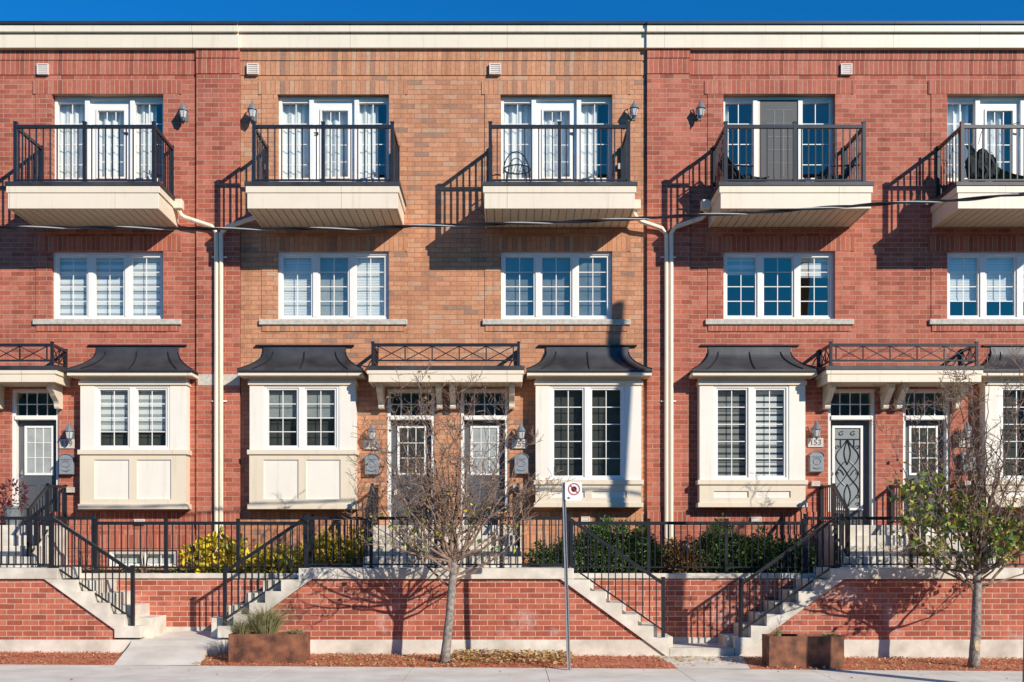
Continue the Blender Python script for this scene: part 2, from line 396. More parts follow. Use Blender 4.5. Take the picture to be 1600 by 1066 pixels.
def litter(name, label, n, xr, mat, sz, yfun, hfun=lambda x: 0.03):
    mb = MB()
    for _ in range(n):
        x = rng.uniform(*xr); y = yfun(x)
        z = gz(x) + .045 + rng.random()*hfun(x)
        if y < -3.76: z = gz(x) + .012
        elif y < -3.2: z -= .03
        c = Vector((x, y, z)); a = Vector((rng.uniform(-1,1), rng.uniform(-1,1), rng.uniform(-.35,.5))).normalized()
        b = a.cross(Vector((rng.uniform(-.4,.4), rng.uniform(-.4,.4), 1))).normalized()
        l = sz*rng.uniform(.6,1.3); w = l*rng.uniform(.35,.75)
        mb.quad(tuple(c-a*l*.5), tuple(c-b*w*.5), tuple(c+a*l*.5), tuple(c+b*w*.5))
    o = mb.build(name, mat); tag(o, label, 'ground cover', kind='stuff'); return o
def yy(x): return -rng.uniform(2.33, 3.78)
def okx(lo, hi): return (lo, hi)
litter('mulch_chips', 'red wood chip mulch spread at the left end of the brick wall', 5200, (-11, -6.36), 'chips', .04, yy)
litter('mulch_chips', 'red wood chip mulch spread below the middle brick wall', 8500, (-4.95, 2.6), 'chips', .04, yy)
litter('mulch_chips', 'red wood chip mulch spread below the right brick wall', 6500, (4.05, 11), 'chips', .04, yy)
litter('fallen_leaves', 'dry tan leaves fallen around the right street tree', 1700, (4.3, 11), 'litter', .055, yy)
litter('fallen_leaves', 'scattered tan leaves fallen around the left street tree', 1000, (-3.2, -.4), 'litter', .06, yy)
litter('fallen_leaves', 'thick heap of dry brown leaves against the middle wall base', 2400, (-.9, 1.1), 'litter', .075, lambda x: -rng.triangular(2.35, 3.7, 2.6), lambda x: .12)
litter('fallen_leaves', 'small pile of yellow leaves beside the left walkway', 260, (-5.0, -4.55), 'litter', .06, lambda x: -rng.uniform(2.5, 3.7))
litter('fallen_leaves', 'few tan leaves lying in the left mulch strip', 260, (-10.5, -6.5), 'litter', .045, yy)
litter('fallen_leaves', 'drift of leaves at the foot of the right walkway', 420, (2.5, 4.5), 'litter', .06, lambda x: -rng.triangular(2.42, 3.6, 2.5))

litter('fallen_leaves', 'stray dry leaves blown onto the sidewalk', 70, (-9, 9), 'litter', .05, lambda x: -rng.triangular(3.8, 6.0, 3.85), lambda x: .0)
# ------------------------------------------------------------ retaining walls and stairs
KF = 2.35                      # front wall depth
LT = -.386                     # landing level
SF = S(KF)
def steps_profile(xe, sgn, n, first):
    """stepped top line of a cheek wall going down from the landing edge xe in direction sgn"""
    pts = [(xe, LT)]; x = xe; z = LT
    for i in range(n):
        z -= .2; pts.append((x, z)); x += sgn*(first if i == 0 else .2735); pts.append((x, z))
    return pts, x, z
XA, XB = X(90, KF), X(466, KF); XC, XD = X(896.6, KF), X(1297.7, KF)
EL, ER = -13.0, 13.0
def front_wall(x0, x1, end0, end1, label):
    t = thing('retaining_wall', ((x0+x1)/2, -KF, -1.935), label, 'wall', 'front retaining walls along the sidewalk')
    # brick face, sloped where it runs under the stair cheeks
    bz = Z(1000, KF)
    pts = []
    if end0: pts += [(x0-end0[0], bz), (x0-end0[0], end0[1]), (x0+.22, Z(907, KF))]
    else: pts += [(x0, bz), (x0, Z(907, KF))]
    if end1: pts += [(x1-.22, Z(907, KF)), (x1+end1[0], end1[1]), (x1+end1[0], bz)]
    else: pts += [(x1, Z(907, KF)), (x1, bz)]
    mb = MB(); mb.prism(pts, -KF+.05, -KF+.2); mb.build('brick_face', 'redW', t)
    mb = MB(); mb.box(x0 - (end0[2] if end0 else 0), x1 + (end1[2] if end1 else 0), -KF+.04, -KF+.25, -2.2, bz); mb.build('footing', 'conc', t)
    mb = MB(); mb.box(x0, x1, -KF, -1.35, LT-.19, LT); mb.build('coping', 'conc', t, bevel=.01)
front_wall(EL, XA, None, (.975, Z(984, KF), 1.38), 'red brick retaining wall with concrete coping at the left edge of the photo')
front_wall(XB, XC, (.975, Z(984, KF), 1.35), (1.27, Z(999, KF), 1.6), 'long red brick retaining wall in the middle, behind the no stopping sign')
front_wall(XD, ER, (1.27, Z(999, KF), 1.6), None, 'red brick retaining wall with concrete coping behind the right street tree')
def recess_wall(x0, x1, label):
    t = thing('recessed_wall', ((x0+x1)/2, -1.4, -1.935), label, 'wall', 'brick walls between paired stairs')
    MB().box(x0, x1, -1.4, -1.2, -2.1, Z(904, 1.4)).build('brick_face', 'redW', t)
    MB().box(x0, x1, -1.43, -1.15, Z(904, 1.4), Z(896, 1.4)).build('coping', 'conc', t, bevel=.008)
    MB().box(x0, x1, -1.415, -1.402, -2.1, Z(980, 1.4) if x0 < 0 else Z(996, 1.4)).build('footing', 'conc', t)
recess_wall(XA-.05, XB+.05, 'set back brick wall below yellow shrubs between the two left stairs')
recess_wall(XC-.05, XD+.05, 'set back brick wall below green laurels between the two right stairs')
def stairs(xe, sgn, n, first, label, deep):
    t = thing('outdoor_stairs', (xe + sgn*.8, -1.9, -1.935), label, 'stairs', 'concrete stairs up from the sidewalk')
    top, x, z = steps_profile(xe, sgn, n, first)
    if n == 5:
        low = [(x, Z(997, KF)), (xe + sgn*.975, Z(997, KF)), (xe + sgn*.975, Z(984, KF)), (xe - sgn*.22, LT-.2), (xe, LT-.19)]
    else:
        low = [(x, Z(1026, KF)), (x-sgn*.05, Z(1026, KF)), (xe - sgn*.22, LT-.2), (xe, LT-.19)]
    pts = [(xe, LT-.1903)] + top[1:] + low[:-1] + [(xe - sgn*.24, LT-.1903)]
    pts = [p for i, p in enumerate(pts) if i == 0 or (abs(p[0]-pts[i-1][0])+abs(p[1]-pts[i-1][1])) > 1e-6]
    MB().prism(pts, -KF, -KF+.2).build('cheek_wall', 'conc', t, bevel=.006)
    mb = MB(); zz = LT; xx = xe - sgn*.02
    base = -1.9
    for i in range(n - (1 if n == 5 else 0)):
        zz = LT - .2175*(i+1) if n == 5 else LT - .2*(i+1)
        x2 = xe + sgn*(.30*(i+1) + .36) if n == 5 else xe + sgn*(.2735*(i+1) + .1)
        xa = xe - sgn*.02 + sgn*(0 if i == 0 else 0)
        mb.box(xa, x2 , -KF+.202 + .001*i, -1.402 - .001*i, base, zz)
        base2 = zz
    mb.build('steps', 'conc', t, bevel=.006)
stairs(XA, 1, 5, .34, 'leftmost concrete stairs, going down to the right', 0)
stairs(XB, -1, 5, .30, 'concrete stairs going down to the left behind the grass planter', 0)
stairs(XC, 1, 6, .28, 'concrete stairs going down to the right, just right of the no stopping sign', 0)
stairs(XD, -1, 6, .28, 'concrete stairs going down to the left behind the empty rusty planter', 0)
t = thing('landing_slab', (3.37, -1.9, -1.935), 'low concrete slab at the foot of the two right stairs', 'slab')
MB().box(2.803, 3.925, -KF+.003, -1.43, -2.1, -1.765).build('slab', 'conc', t, bevel=.01)

# planting bed soil behind the recessed walls
mb = MB(); mb.box(-8.6, -2.5, -1.2, -.02, -.9, -.52); mb.box(.2, 6.15, -1.2, -.02, -.9, -.52); mb.box(8.85, ER, -1.2, -.02, -.9, -.46)
tag(mb.build('planting_soil', 'soil'), kind='structure')

# ------------------------------------------------------------ railings and fences
def span(mb, A, B, low, sp=.118, w=.018):
    """balusters and bottom rail under a top rail from A to B (points), low = height of bottom rail below top rail"""
    A = Vector(A); B = Vector(B); L = Vector((B.x-A.x, B.y-A.y, 0)).length
    n = max(1, round(L/sp))
    for i in range(1, n):
        p = A.lerp(B, i/n); mb.box(p.x-w/2, p.x+w/2, p.y-w/2, p.y+w/2, p.z-low, p.z-.02)
    mb.bar((A.x, A.y, A.z-low), (B.x, B.y, B.z-low), .03, .028)
def post(mb, x, y, z0, z1, w=.06):
    mb.box(x-w/2, x+w/2, y-w/2, y+w/2, z0, z1); mb.box(x-w/2-.006, x+w/2+.006, y-w/2-.006, y+w/2+.006, z1, z1+.015)
    mb.box(x-w*.95, x+w*.95, y-w*.95, y+w*.95, z0, z0+.018)
def fence(xs, d, zt, zb, base, label, group='black metal fences on the retaining walls'):
    t = thing('metal_fence', ((xs[0]+xs[-1])/2, -d, base), label, 'fence', group)
    for x in xs:
        mb = MB(); post(mb, x, -d, base, zt+.04); mb.build('post', 'black', t)
    for a, b in zip(xs, xs[1:]):
        mb = MB(); mb.box(a+.03, b-.03, -d-.025, -d+.025, zt-.055, zt); mb.build('top_rail', 'black', t)
        mb = MB(); span(mb, (a, -d, zt-.03), (b, -d, zt-.03), zt-.03-zb); mb.build('baluster_panel', 'black', t)
    return t
dF = 2.27
zt = Z(807.5, dF); zb = Z(882, dF)
fence([X(-120, dF), X(-20, dF), X(81, dF)], dF, zt, zb, LT, 'black front fence on the coping at the left edge of the photo')
fence([X(478, dF), X(580, dF), X(681, dF), X(783, dF), X(884, dF)], dF, zt, zb, LT, 'black front fence on the middle wall, behind the bare tree')
fence([X(1306, dF), X(1423, dF), X(1540, dF), X(1657, dF), X(1770, dF)], dF, zt, zb, LT, 'black front fence on the right wall, behind the leafy street tree')
zt2 = Z(815, 1.4); zb2 = Z(886.5, 1.4)
fence([X(148, 1.4), X(258, 1.4), X(371, 1.4), X(484, 1.4)], 1.35, zt2, zb2, Z(896, 1.4), 'lower black fence in front of the yellow shrubs')
fence([X(893, 1.4), X(1014, 1.4), X(1135.6, 1.4), X(1256, 1.4)], 1.35, zt2, zb2, Z(896, 1.4), 'lower black fence in front of the green laurel bushes')
zt3 = Z(807.5, 1.4)
fence([X(55, 1.4), X(144, 1.4)], 1.34, zt3, zb2+.02, LT, 'short black fence between the left porch and the leftmost stairs')
fence([X(488, 1.4), X(574, 1.4)], 1.34, zt3, zb2+.02, LT, 'short black fence left of the middle porch, in front of golden leaves')
fence([X(808, 1.4), X(889, 1.4)], 1.34, zt3, zb2+.02, LT, 'short black fence right of the middle porch, behind the sign pole')
fence([X(1260, 1.4), X(1316, 1.4)], 1.34, zt3, zb2+.02, LT, 'short black fence left of the right hand porch')
def stair_rail(xt, xb, yb, ybot, label):
    """xt upper post x px, xb lower post x px at the front line"""
    d = 2.27; a = X(xt, d); b = X(xb, d)
    t = thing('stair_railing', ((a+b)/2, -d, -1.4), label, 'railing', 'black handrails on the sidewalk stairs')
    mb = MB(); post(mb, b, -d, Z(ybot, d), Z(yb, d)); mb.build('post', 'black', t)
    A = (a, -d, Z(809, d)); B = (b, -d, Z(yb+9, d))
    mb = MB(); mb.bar(A, B, .05, .055); mb.build('handrail', 'black', t)
    mb = MB(); span(mb, A, B, (Z(809, d)-Z(882, d))); mb.build('baluster_panel', 'black', t)
stair_rail(81, 207.5, 885, 980, 'handrail of the leftmost stairs, sloping down to the right')
stair_rail(478, 351.5, 885, 981, 'handrail sloping down to the left behind the grass planter')
stair_rail(887, 1036, 903, 1001, 'handrail sloping down to the right beside the no stopping sign')
stair_rail(1306, 1157, 905, 1000, 'handrail sloping down to the left behind the empty rusty planter')

# ------------------------------------------------------------ porches
def porch(cx, label, group='concrete porch steps below the doors'):
    t = thing('porch_steps', (cx, -.8, LT), label, 'porch steps', group)
    zt_ = Z(822); hw = 1.42
    MB().box(cx-hw, cx+hw, -.84, -.0, -1.0, zt_).build('top_landing', 'conc', t, bevel=.008)
    mb = MB()
    for i in range(3):
        z1 = zt_ - .194*(i+1); mb.box(cx-hw+.001*i, cx+hw-.001*i, -.842-.27*(i+1), -.842-.27*i, -1.0, z1)
    mb.build('steps', 'conc', t, bevel=.008)
    MB().box(cx-hw-.1, cx+hw+.1, -1.349, .0, -.9, LT-.002).build('base_slab', 'conc', t)
    for s in (-1, 0, 1):
        x = cx + s*1.37; zz = Z(759)
        r = part_empty('railing', t)
        mb = MB()
        for d, z0, z1 in ((.06, zt_, zz), (.82, zt_, zz-.02), (1.6, LT, .66)): post(mb, x, -d, z0, z1, .05)
        mb.split('post', 'black', r)
        mb = MB(); mb.bar((x, -.06, zz-.03), (x, -.82, zz-.05), .045, .05); mb.bar((x, -.82, zz-.05), (x, -1.6, .63), .045, .05); mb.build('top_rail', 'black', r)
        mb = MB(); span(mb, (x, -.06, zz-.03), (x, -.82, zz-.05), .68); span(mb, (x, -.82, zz-.05), (x, -1.6, .63), .82); mb.build('baluster_panel', 'black', r)
PC = (-9.965, -1.156, 7.493)
porch(PC[0], 'porch steps at the left edge below the grey door with a white nine pane window')
porch(PC[1], 'wide porch steps below the two middle doors, behind the bare tree')
porch(PC[2], 'porch steps below the door with wrought iron scrollwork')

# ------------------------------------------------------------ windows, blinds, doors
def wavy(mb, x0, x1, z0, z1, y, amp=.03, per=.11, seed=0):
    n = max(8, int((x1-x0)/.012)); r = random.Random(seed); ph = r.random()*6
    ps = []
    for i in range(n+1):
        x = x0+(x1-x0)*i/n
        ps.append((x, y + amp*math.sin(2*math.pi*x/per+ph) + amp*.5*math.sin(2*math.pi*x/(per*2.7)+ph*2)))
    for (xa, ya), (xb, yb) in zip(ps, ps[1:]): mb.quad((xa, ya, z0), (xb, yb, z0), (xb, yb, z1), (xa, ya, z1))
def window(parent, x0, x1, z0, z1, y, n, cols, rows, fw=.055, mw=.11, dress=None, name='window', sash=.035):
    w = part_empty(name, parent)
    fr = MB()
    fr.box(x0, x1, y, y+.1, z0, z0+fw); fr.box(x0, x1, y, y+.1, z1-fw, z1)
    fr.box(x0, x0+fw, y, y+.1, z0+fw, z1-fw); fr.box(x1-fw, x1, y, y+.1, z0+fw, z1-fw)
    lw = (x1-x0-2*fw-(n-1)*mw)/n
    gl = MB(); mt = MB(); sa = MB(); spans = []
    for i in range(n):
        a = x0+fw+i*(lw+mw); b = a+lw
        if i: fr.box(a-mw, a, y-.004, y+.1, z0+fw, z1-fw)
        sa.box(a, b, y+.02, y+.09, z0+fw, z0+fw+sash); sa.box(a, b, y+.02, y+.09, z1-fw-sash, z1-fw)
        sa.box(a, a+sash, y+.02, y+.09, z0+fw+sash, z1-fw-sash); sa.box(b-sash, b, y+.02, y+.09, z0+fw+sash, z1-fw-sash)
        ga, gb, gc, gd = a+sash, b-sash, z0+fw+sash, z1-fw-sash; spans.append((ga, gb, gc, gd))
        gl.quad((ga, y+.055, gc), (gb, y+.055, gc), (gb, y+.055, gd), (ga, y+.055, gd))
        for c in range(1, cols):
            xx = ga+(gb-ga)*c/cols; mt.box(xx-.008, xx+.008, y+.046, y+.052, gc, gd)
        for r in range(1, rows):
            zz = gc+(gd-gc)*r/rows; mt.box(ga, gb, y+.045, y+.051, zz-.008, zz+.008)
    fr.build('frame', 'white', w, bevel=.004); sa.split('sash', 'white', w, tol=.001)
    gl.split('pane', 'glass', w)
    if cols*rows > 1: mt.split('muntin_grid', 'white', w)
    if name == 'bay_sash_window':
        for ga, gb, gc, gd in spans: MB().quad((ga-.03, y+.19, gc-.03), (gb+.03, y+.19, gc-.03), (gb+.03, y+.19, gd+.03), (ga-.03, y+.19, gd+.03)).build('reflection_sheet', 'glassrefl', w)  # added opaque sheet behind the panes, its grey stands in for dim reflections
    if dress:
        for i, (ga, gb, gc, gd) in enumerate(spans):
            ds = dress[i] if isinstance(dress, list) else dress
            if not ds: continue
            kind, frac = ds
            zb_ = gd-(gd-gc)*frac
            if kind == 'curtain':
                mb = MB(); wavy(mb, ga-.05, ga-.05+(gb-ga+.1)*frac, gc-.05, gd+.05, y+.2, seed=int(ga*37) & 255); mb.build('curtain', 'curtain', w)
            else:
                mb = MB(); mb.box(ga-.03, gb+.03, y+.14, y+.15, zb_-(.03 if frac >= 1 else 0), gd+.03)
                if frac < 1: mb.box(ga-.03, gb+.03, y+.13, y+.16, zb_-.03, zb_)
                mb.build('blind', kind, w)
    return w
def nine_lite(parent, a, b, c, d, y, cols, rows):
    fr = MB(); w = .045
    fr.box(a, b, y-.02, y, c, c+w); fr.box(a, b, y-.02, y, d-w, d); fr.box(a, a+w, y-.02, y, c+w, d-w); fr.box(b-w, b, y-.02, y, c+w, d-w)
    for i in range(1, cols):
        xx = a+w+(b-a-2*w)*i/cols; fr.box(xx-.008, xx+.008, y-.016, y-.004, c+w, d-w)
    for i in range(1, rows):
        zz = c+w+(d-c-2*w)*i/rows; fr.box(a+w, b-w, y-.017, y-.005, zz-.008, zz+.008)
    fr.build('lite_frame', 'white', parent, bevel=.003)
    MB().quad((a+w, y-.002, c+w), (b-w, y-.002, c+w), (b-w, y-.002, d-w), (a+w, y-.002, d-w)).build('pane', 'glass', parent)
def balcony_door(parent, x0, x1, z0, z1, y, style):
    w = part_empty('balcony_door', parent)
    lw = .60; dw = x1-x0-2*lw
    fr = MB(); f = .06
    fr.box(x0, x1, y, y+.1, z1-f, z1)
    for a in (x0, x1-f): fr.box(a, a+f, y, y+.1, z0, z1-f)
    for a in (x0+lw, x1-lw-.09): fr.box(a, a+.09, y-.02, y+.1, z0, z1-f)
    fr.box(x0+f, x0+lw, y, y+.1, z0, z0+.12); fr.box(x1-lw, x1-f, y, y+.1, z0, z0+.12)
    fr.build('frame', 'white', w, bevel=.004)
    gl = MB(); mt = MB()
    for a, b in ((x0+f, x0+lw), (x1-lw, x1-f)):
        c, d = z0+.12, z1-f-.05
        fr2 = MB(); fr2.box(a, b, y+.02, y+.09, d, z1-f); fr2.build('sash', 'white', w)
        gl.quad((a, y+.06, c), (b, y+.06, c), (b, y+.06, d), (a, y+.06, d))
        xx = (a+b)/2; mt.box(xx-.008, xx+.008, y+.05, y+.057, c, d)
        for i in range(1, 5):
            zz = d-.402*i
            if zz < c: break
            mt.box(a, b, y+.049, y+.056, zz-.008, zz+.008)
    a, b = x0+lw+.09, x1-lw-.09
    slab = MB(); m = 'white'
    if style == 'screen':
        slab.box(a, b, y+.0, y+.03, z0, z1-f-.0); slab.build('screen_door', 'screen', w)
        fr3 = MB(); fr3.box(a, a+.05, y-.006, y-.001, z0, z1-f-.02); fr3.build('screen_stile', 'cream', w)
        ga, gb, gc, gd = a+.16, b-.1, z0+.15, z1-f-.2
        g2 = MB()
        for i in range(1, 3):
            xx = ga+(gb-ga)*i/3; g2.box(xx-.008, xx+.008, y-.004, y-.001, gc, gd)
        for i in range(0, 5):
            zz = gd-(gd-gc)*i/5; g2.box(ga, gb, y-.005, y-.002, zz-.006, zz+.006)
        g2.build('muntins', 'lamp', w)
    else:
        ga, gb, gc, gd = a+.15, b-.13, z0+.15, z1-f-.20
        slab.box(a, ga, y+.04, y+.08, z0, z1-f); slab.box(gb, b, y+.04, y+.08, z0, z1-f)
        slab.box(ga, gb, y+.04, y+.08, z0, gc); slab.box(ga, gb, y+.04, y+.08, gd, z1-f)
        slab.build('door_leaf', 'white', w)
        e = MB(); q = .035
        e.box(ga-q, ga, y+.02, y+.039, gc-q, gd+q); e.box(gb, gb+q, y+.02, y+.039, gc-q, gd+q); e.box(ga, gb, y+.02, y+.039, gd, gd+q); e.box(ga, gb, y+.02, y+.039, gc-q, gc)
        e.build('lite_frame', 'white', w)
        gl.quad((ga, y+.06, gc), (gb, y+.06, gc), (gb, y+.06, gd), (ga, y+.06, gd))
        for i in range(1, 3):
            xx = ga+(gb-ga)*i/3; mt.box(xx-.008, xx+.008, y+.05, y+.057, gc, gd)
        for i in range(1, 5):
            zz = gd-.333*i
            if zz < gc: break
            mt.box(ga, gb, y+.049, y+.056, zz-.008, zz+.008)
        h = MB(); hx = (b-.07) if style != 'left' else a+.07
        h.box(hx-.015, hx+.015, y+.0, y+.04, z0+.98, z0+1.02); h.lathe(hx, y+.01, [(.02, z0+1.12), (.028, z0+1.14), (.02, z0+1.16)], 8); h.bar((hx, y, z0+1.0), (hx-.07, y-.01, z0+1.0), .02, .02)
        h.build('handle', 'black', w)
    gl.split('pane', 'glass', w); mt.split('muntin_grid', 'white', w)
    mb = MB()
    if style == 'screen':
        wavy(mb, x0+.02, x0+.17, z0, z1-.1, y+.2, .02, .07, 3)
    elif style == 'sparse':
        wavy(mb, x0+.05, x0+.55, z0, z1-.08, y+.2, .03, .16, 5); wavy(mb, x0+.8, x0+1.25, z0, z1-.08, y+.2, .03, .15, 6)
    else:
        wavy(mb, x0+.03, x1-.25, z0, z1-.08, y+.2, .02, .15, int(x0*10) & 255)
    mb.build('curtain', 'curtain', w)
def front_door(parent, x0, x1, style):
    w = part_empty('front_door', parent)
    z1 = Z(608); z0 = Z(822); y = .03; f = .06
    fr = MB(); zt_ = Z(649.5); zc = Z(656)
    fr.box(x0, x0+f, y-.015, y+.14, z0, z1-f); fr.box(x1-f, x1, y-.015, y+.14, z0, z1-f); fr.box(x0, x1, y-.015, y+.14, z1-f, z1)
    fr.box(x0+f, x1-f, y-.045, y+.1, zc, zt_)
    fr.build('frame', 'white', w, bevel=.004)
    # transom
    a, b, c, d = x0+f, x1-f, zt_, z1-f
    MB().quad((a, y+.06, c), (b, y+.06, c), (b, y+.06, d), (a, y+.06, d)).build('transom_pane', 'glass', w)
    mt = MB()
    for i in range(1, 4): xx = a+(b-a)*i/4; mt.box(xx-.01, xx+.01, y+.05, y+.057, c, d)
    mt.box(a, b, y+.049, y+.056, (c+d)/2-.01, (c+d)/2+.01); mt.build('transom_muntins', 'white', w)
    lf = MB(); ly = y+.13
    lf.box(x0+f, x1-f, ly, ly+.05, z0+.03, zc); lf.build('door_leaf', 'door', w)
    cx = (x0+x1)/2
    if style == 'iron':
        a, b, c, d = cx-.33, cx+.27, Z(797), Z(664)
        fr = MB(); q = .045
        fr.box(a, b, ly-.03, ly, c, c+q); fr.box(a, b, ly-.03, ly, d-q, d); fr.box(a, a+q, ly-.03, ly, c+q, d-q); fr.box(b-q, b, ly-.03, ly, c+q, d-q)
        fr.build('lite_frame', 'white', w)
        a += q; b -= q; c += q; d -= q
        MB().quad((a, ly-.004, c), (b, ly-.004, c), (b, ly-.004, d), (a, ly-.004, d)).build('pane', 'frost', w)
        ir = MB(); mx = (a+b)/2; hw = (b-a)/2; H = d-c; yy_ = ly-.014
        def cur(fn, n=28, r=.0085): ir.tube([(fn(i/n)[0], yy_, fn(i/n)[1]) for i in range(n+1)], r, 5)
        top = d - H*.14
        ir.bar((a, yy_, top), (b, yy_, top), .014, .014)
        for s in (-1, 1):
            cur(lambda t: (mx + s*hw*.70*math.sin(math.pi*t*2.0)*(1-.25*math.cos(math.pi*t*4)), top - t*(H*.86)))          # big crossing waves
            cur(lambda t: (mx + s*hw*.24*math.sin(math.pi*t), top-.03 - t*H*.30))               # upper almond
            cur(lambda t: (mx + s*hw*.24*math.sin(math.pi*t), c+.03 + t*H*.28))
            cur(lambda t: (mx + s*hw*(1-.75*t), top - H*.45 + H*.07*math.sin(math.pi*t*1.0)))
            for zc_, rr in ((top-.16, .04), (c+.22, .04), (top-H*.43, .035), (c+.07, .04)):
                cur(lambda t: (mx + s*(hw*.80) - s*rr*(1-t*.6)*math.cos(t*6), zc_ + rr*(1-t*.6)*math.sin(t*6)), 16, .006)
            cur(lambda t: (mx + s*hw*(.2+.62*math.sin(math.pi*t)), top-H*(.28+.30*t)), 20, .007)
            cur(lambda t: (mx + s*hw*.45 + .06*(1-t*.6)*math.cos(t*6+1), top+H*.07 + .045*(1-t*.6)*math.sin(t*6+1)), 16, .006)
            ir.bar((mx+s*hw*.52, yy_, top), (mx+s*hw*.52, yy_, top-H*.1), .012, .012)
        ir.build('iron_scrollwork', 'black', w)
    else:
        a, b, c, d = cx-.28, cx+.29, Z(742), Z(664)
        nine_lite(w, a, b, c, d, ly, 3, 3)
        # frosted light behind the small panes
        MB().quad((a+.04, ly-.0035, c+.04), (b-.04, ly-.0035, c+.04), (b-.04, ly-.0035, d-.04), (a+.04, ly-.0035, d-.04)).build('privacy_film', 'sheer' if style == 'nine' else 'cloth', w)
        pn = MB()
        for s in (-1, 1):
            u0, u1 = (cx-.27, cx-.03) if s < 0 else (cx+.03, cx+.27)
            for q0, q1, q2, q3 in ((u0, u1, z0+.2, z0+.22), (u0, u1, Z(756)-.02, Z(756)), (u0, u0+.02, z0+.22, Z(756)-.02), (u1-.02, u1, z0+.22, Z(756)-.02)):
                pn.box(q0, q1, ly-.01, ly, q2, q3)
        pn.split('raised_panel', 'door', w, tol=.001)
    h = MB(); hx = x0+f+.07
    h.lathe(hx, ly-.03, [(.02, z0+1.0), (.03, z0+1.03), (.02, z0+1.06)], 8); h.box(hx-.02, hx+.02, ly-.02, ly, z0+.95, z0+1.1)
    h.build('handle', 'lamp', w)

# ------------------------------------------------------------ balcony, bay, canopy
def balcony(parent, cx):
    b = part_empty('balcony', parent)
    d = 1.175; s = S(d)
    zc0, zc1, zc2, zc3 = (853-284.5)/s, (853-291)/s, (853-301.5)/s, (853-326)/s
    MB().box(cx-1.43, cx+1.43, -1.205, -.021, zc1, zc0).build('deck_flashing', 'roof', b, bevel=.006)
    MB().box(cx-1.41, cx+1.41, -1.19, -.022, zc2, zc1).build('upper_fascia', 'band', b, bevel=.004)
    mb = MB(); mb.box(cx-1.385, cx+1.385, -d, -d+.03, zc3, zc2-.004); mb.box(cx-1.385, cx-1.355, -d+.03, -.022, zc3, zc2-.004); mb.box(cx+1.355, cx+1.385, -d+.03, -.022, zc3, zc2-.004)
    mb.build('lower_fascia', 'band', b, bevel=.004)
    mb = MB(); x = cx-1.353
    while x < cx+1.34:
        x2 = min(x+.15, cx+1.353); mb.box(x+.008, x2-.008, -d+.031, -.024, zc3+.015, zc3+.03); x += .15
    mb.build('soffit_boards', 'soffit', b)
    MB().box(cx-1.35, cx+1.35, -d+.032, -.025, zc3+.034, zc2-.006).build('deck_core', 'dark', b)
    zt_ = (853-195)/S(1.1); y = -1.1; hx = 1.275; lo = zt_-zc0-.06
    r = MB()
    for px in (cx-hx, cx, cx+hx): post(r, px, y, zc0, zt_+.035, .062)
    for px in (cx-hx, cx+hx): post(r, px, -.06, zc0, zt_+.0, .05)
    r.split('railing_post', 'black', b)
    r = MB(); r.box(cx-hx, cx+hx, y-.025, y+.025, zt_-.07, zt_-.01)
    for px in (cx-hx, cx+hx): r.box(px-.024, px+.024, y+.03, -.06, zt_-.07, zt_-.01)
    r.build('top_rail', 'black', b)
    r = MB()
    for a, c in ((cx-hx, cx), (cx, cx+hx)): span(r, (a, y, zt_-.04), (c, y, zt_-.04), lo-.04, .1275, .02)
    for px in (cx-hx, cx+hx): span(r, (px, y, zt_-.04), (px, -.06, zt_-.04), lo-.04, .1275, .02)
    r.split('baluster_panel', 'black', b, tol=.001)
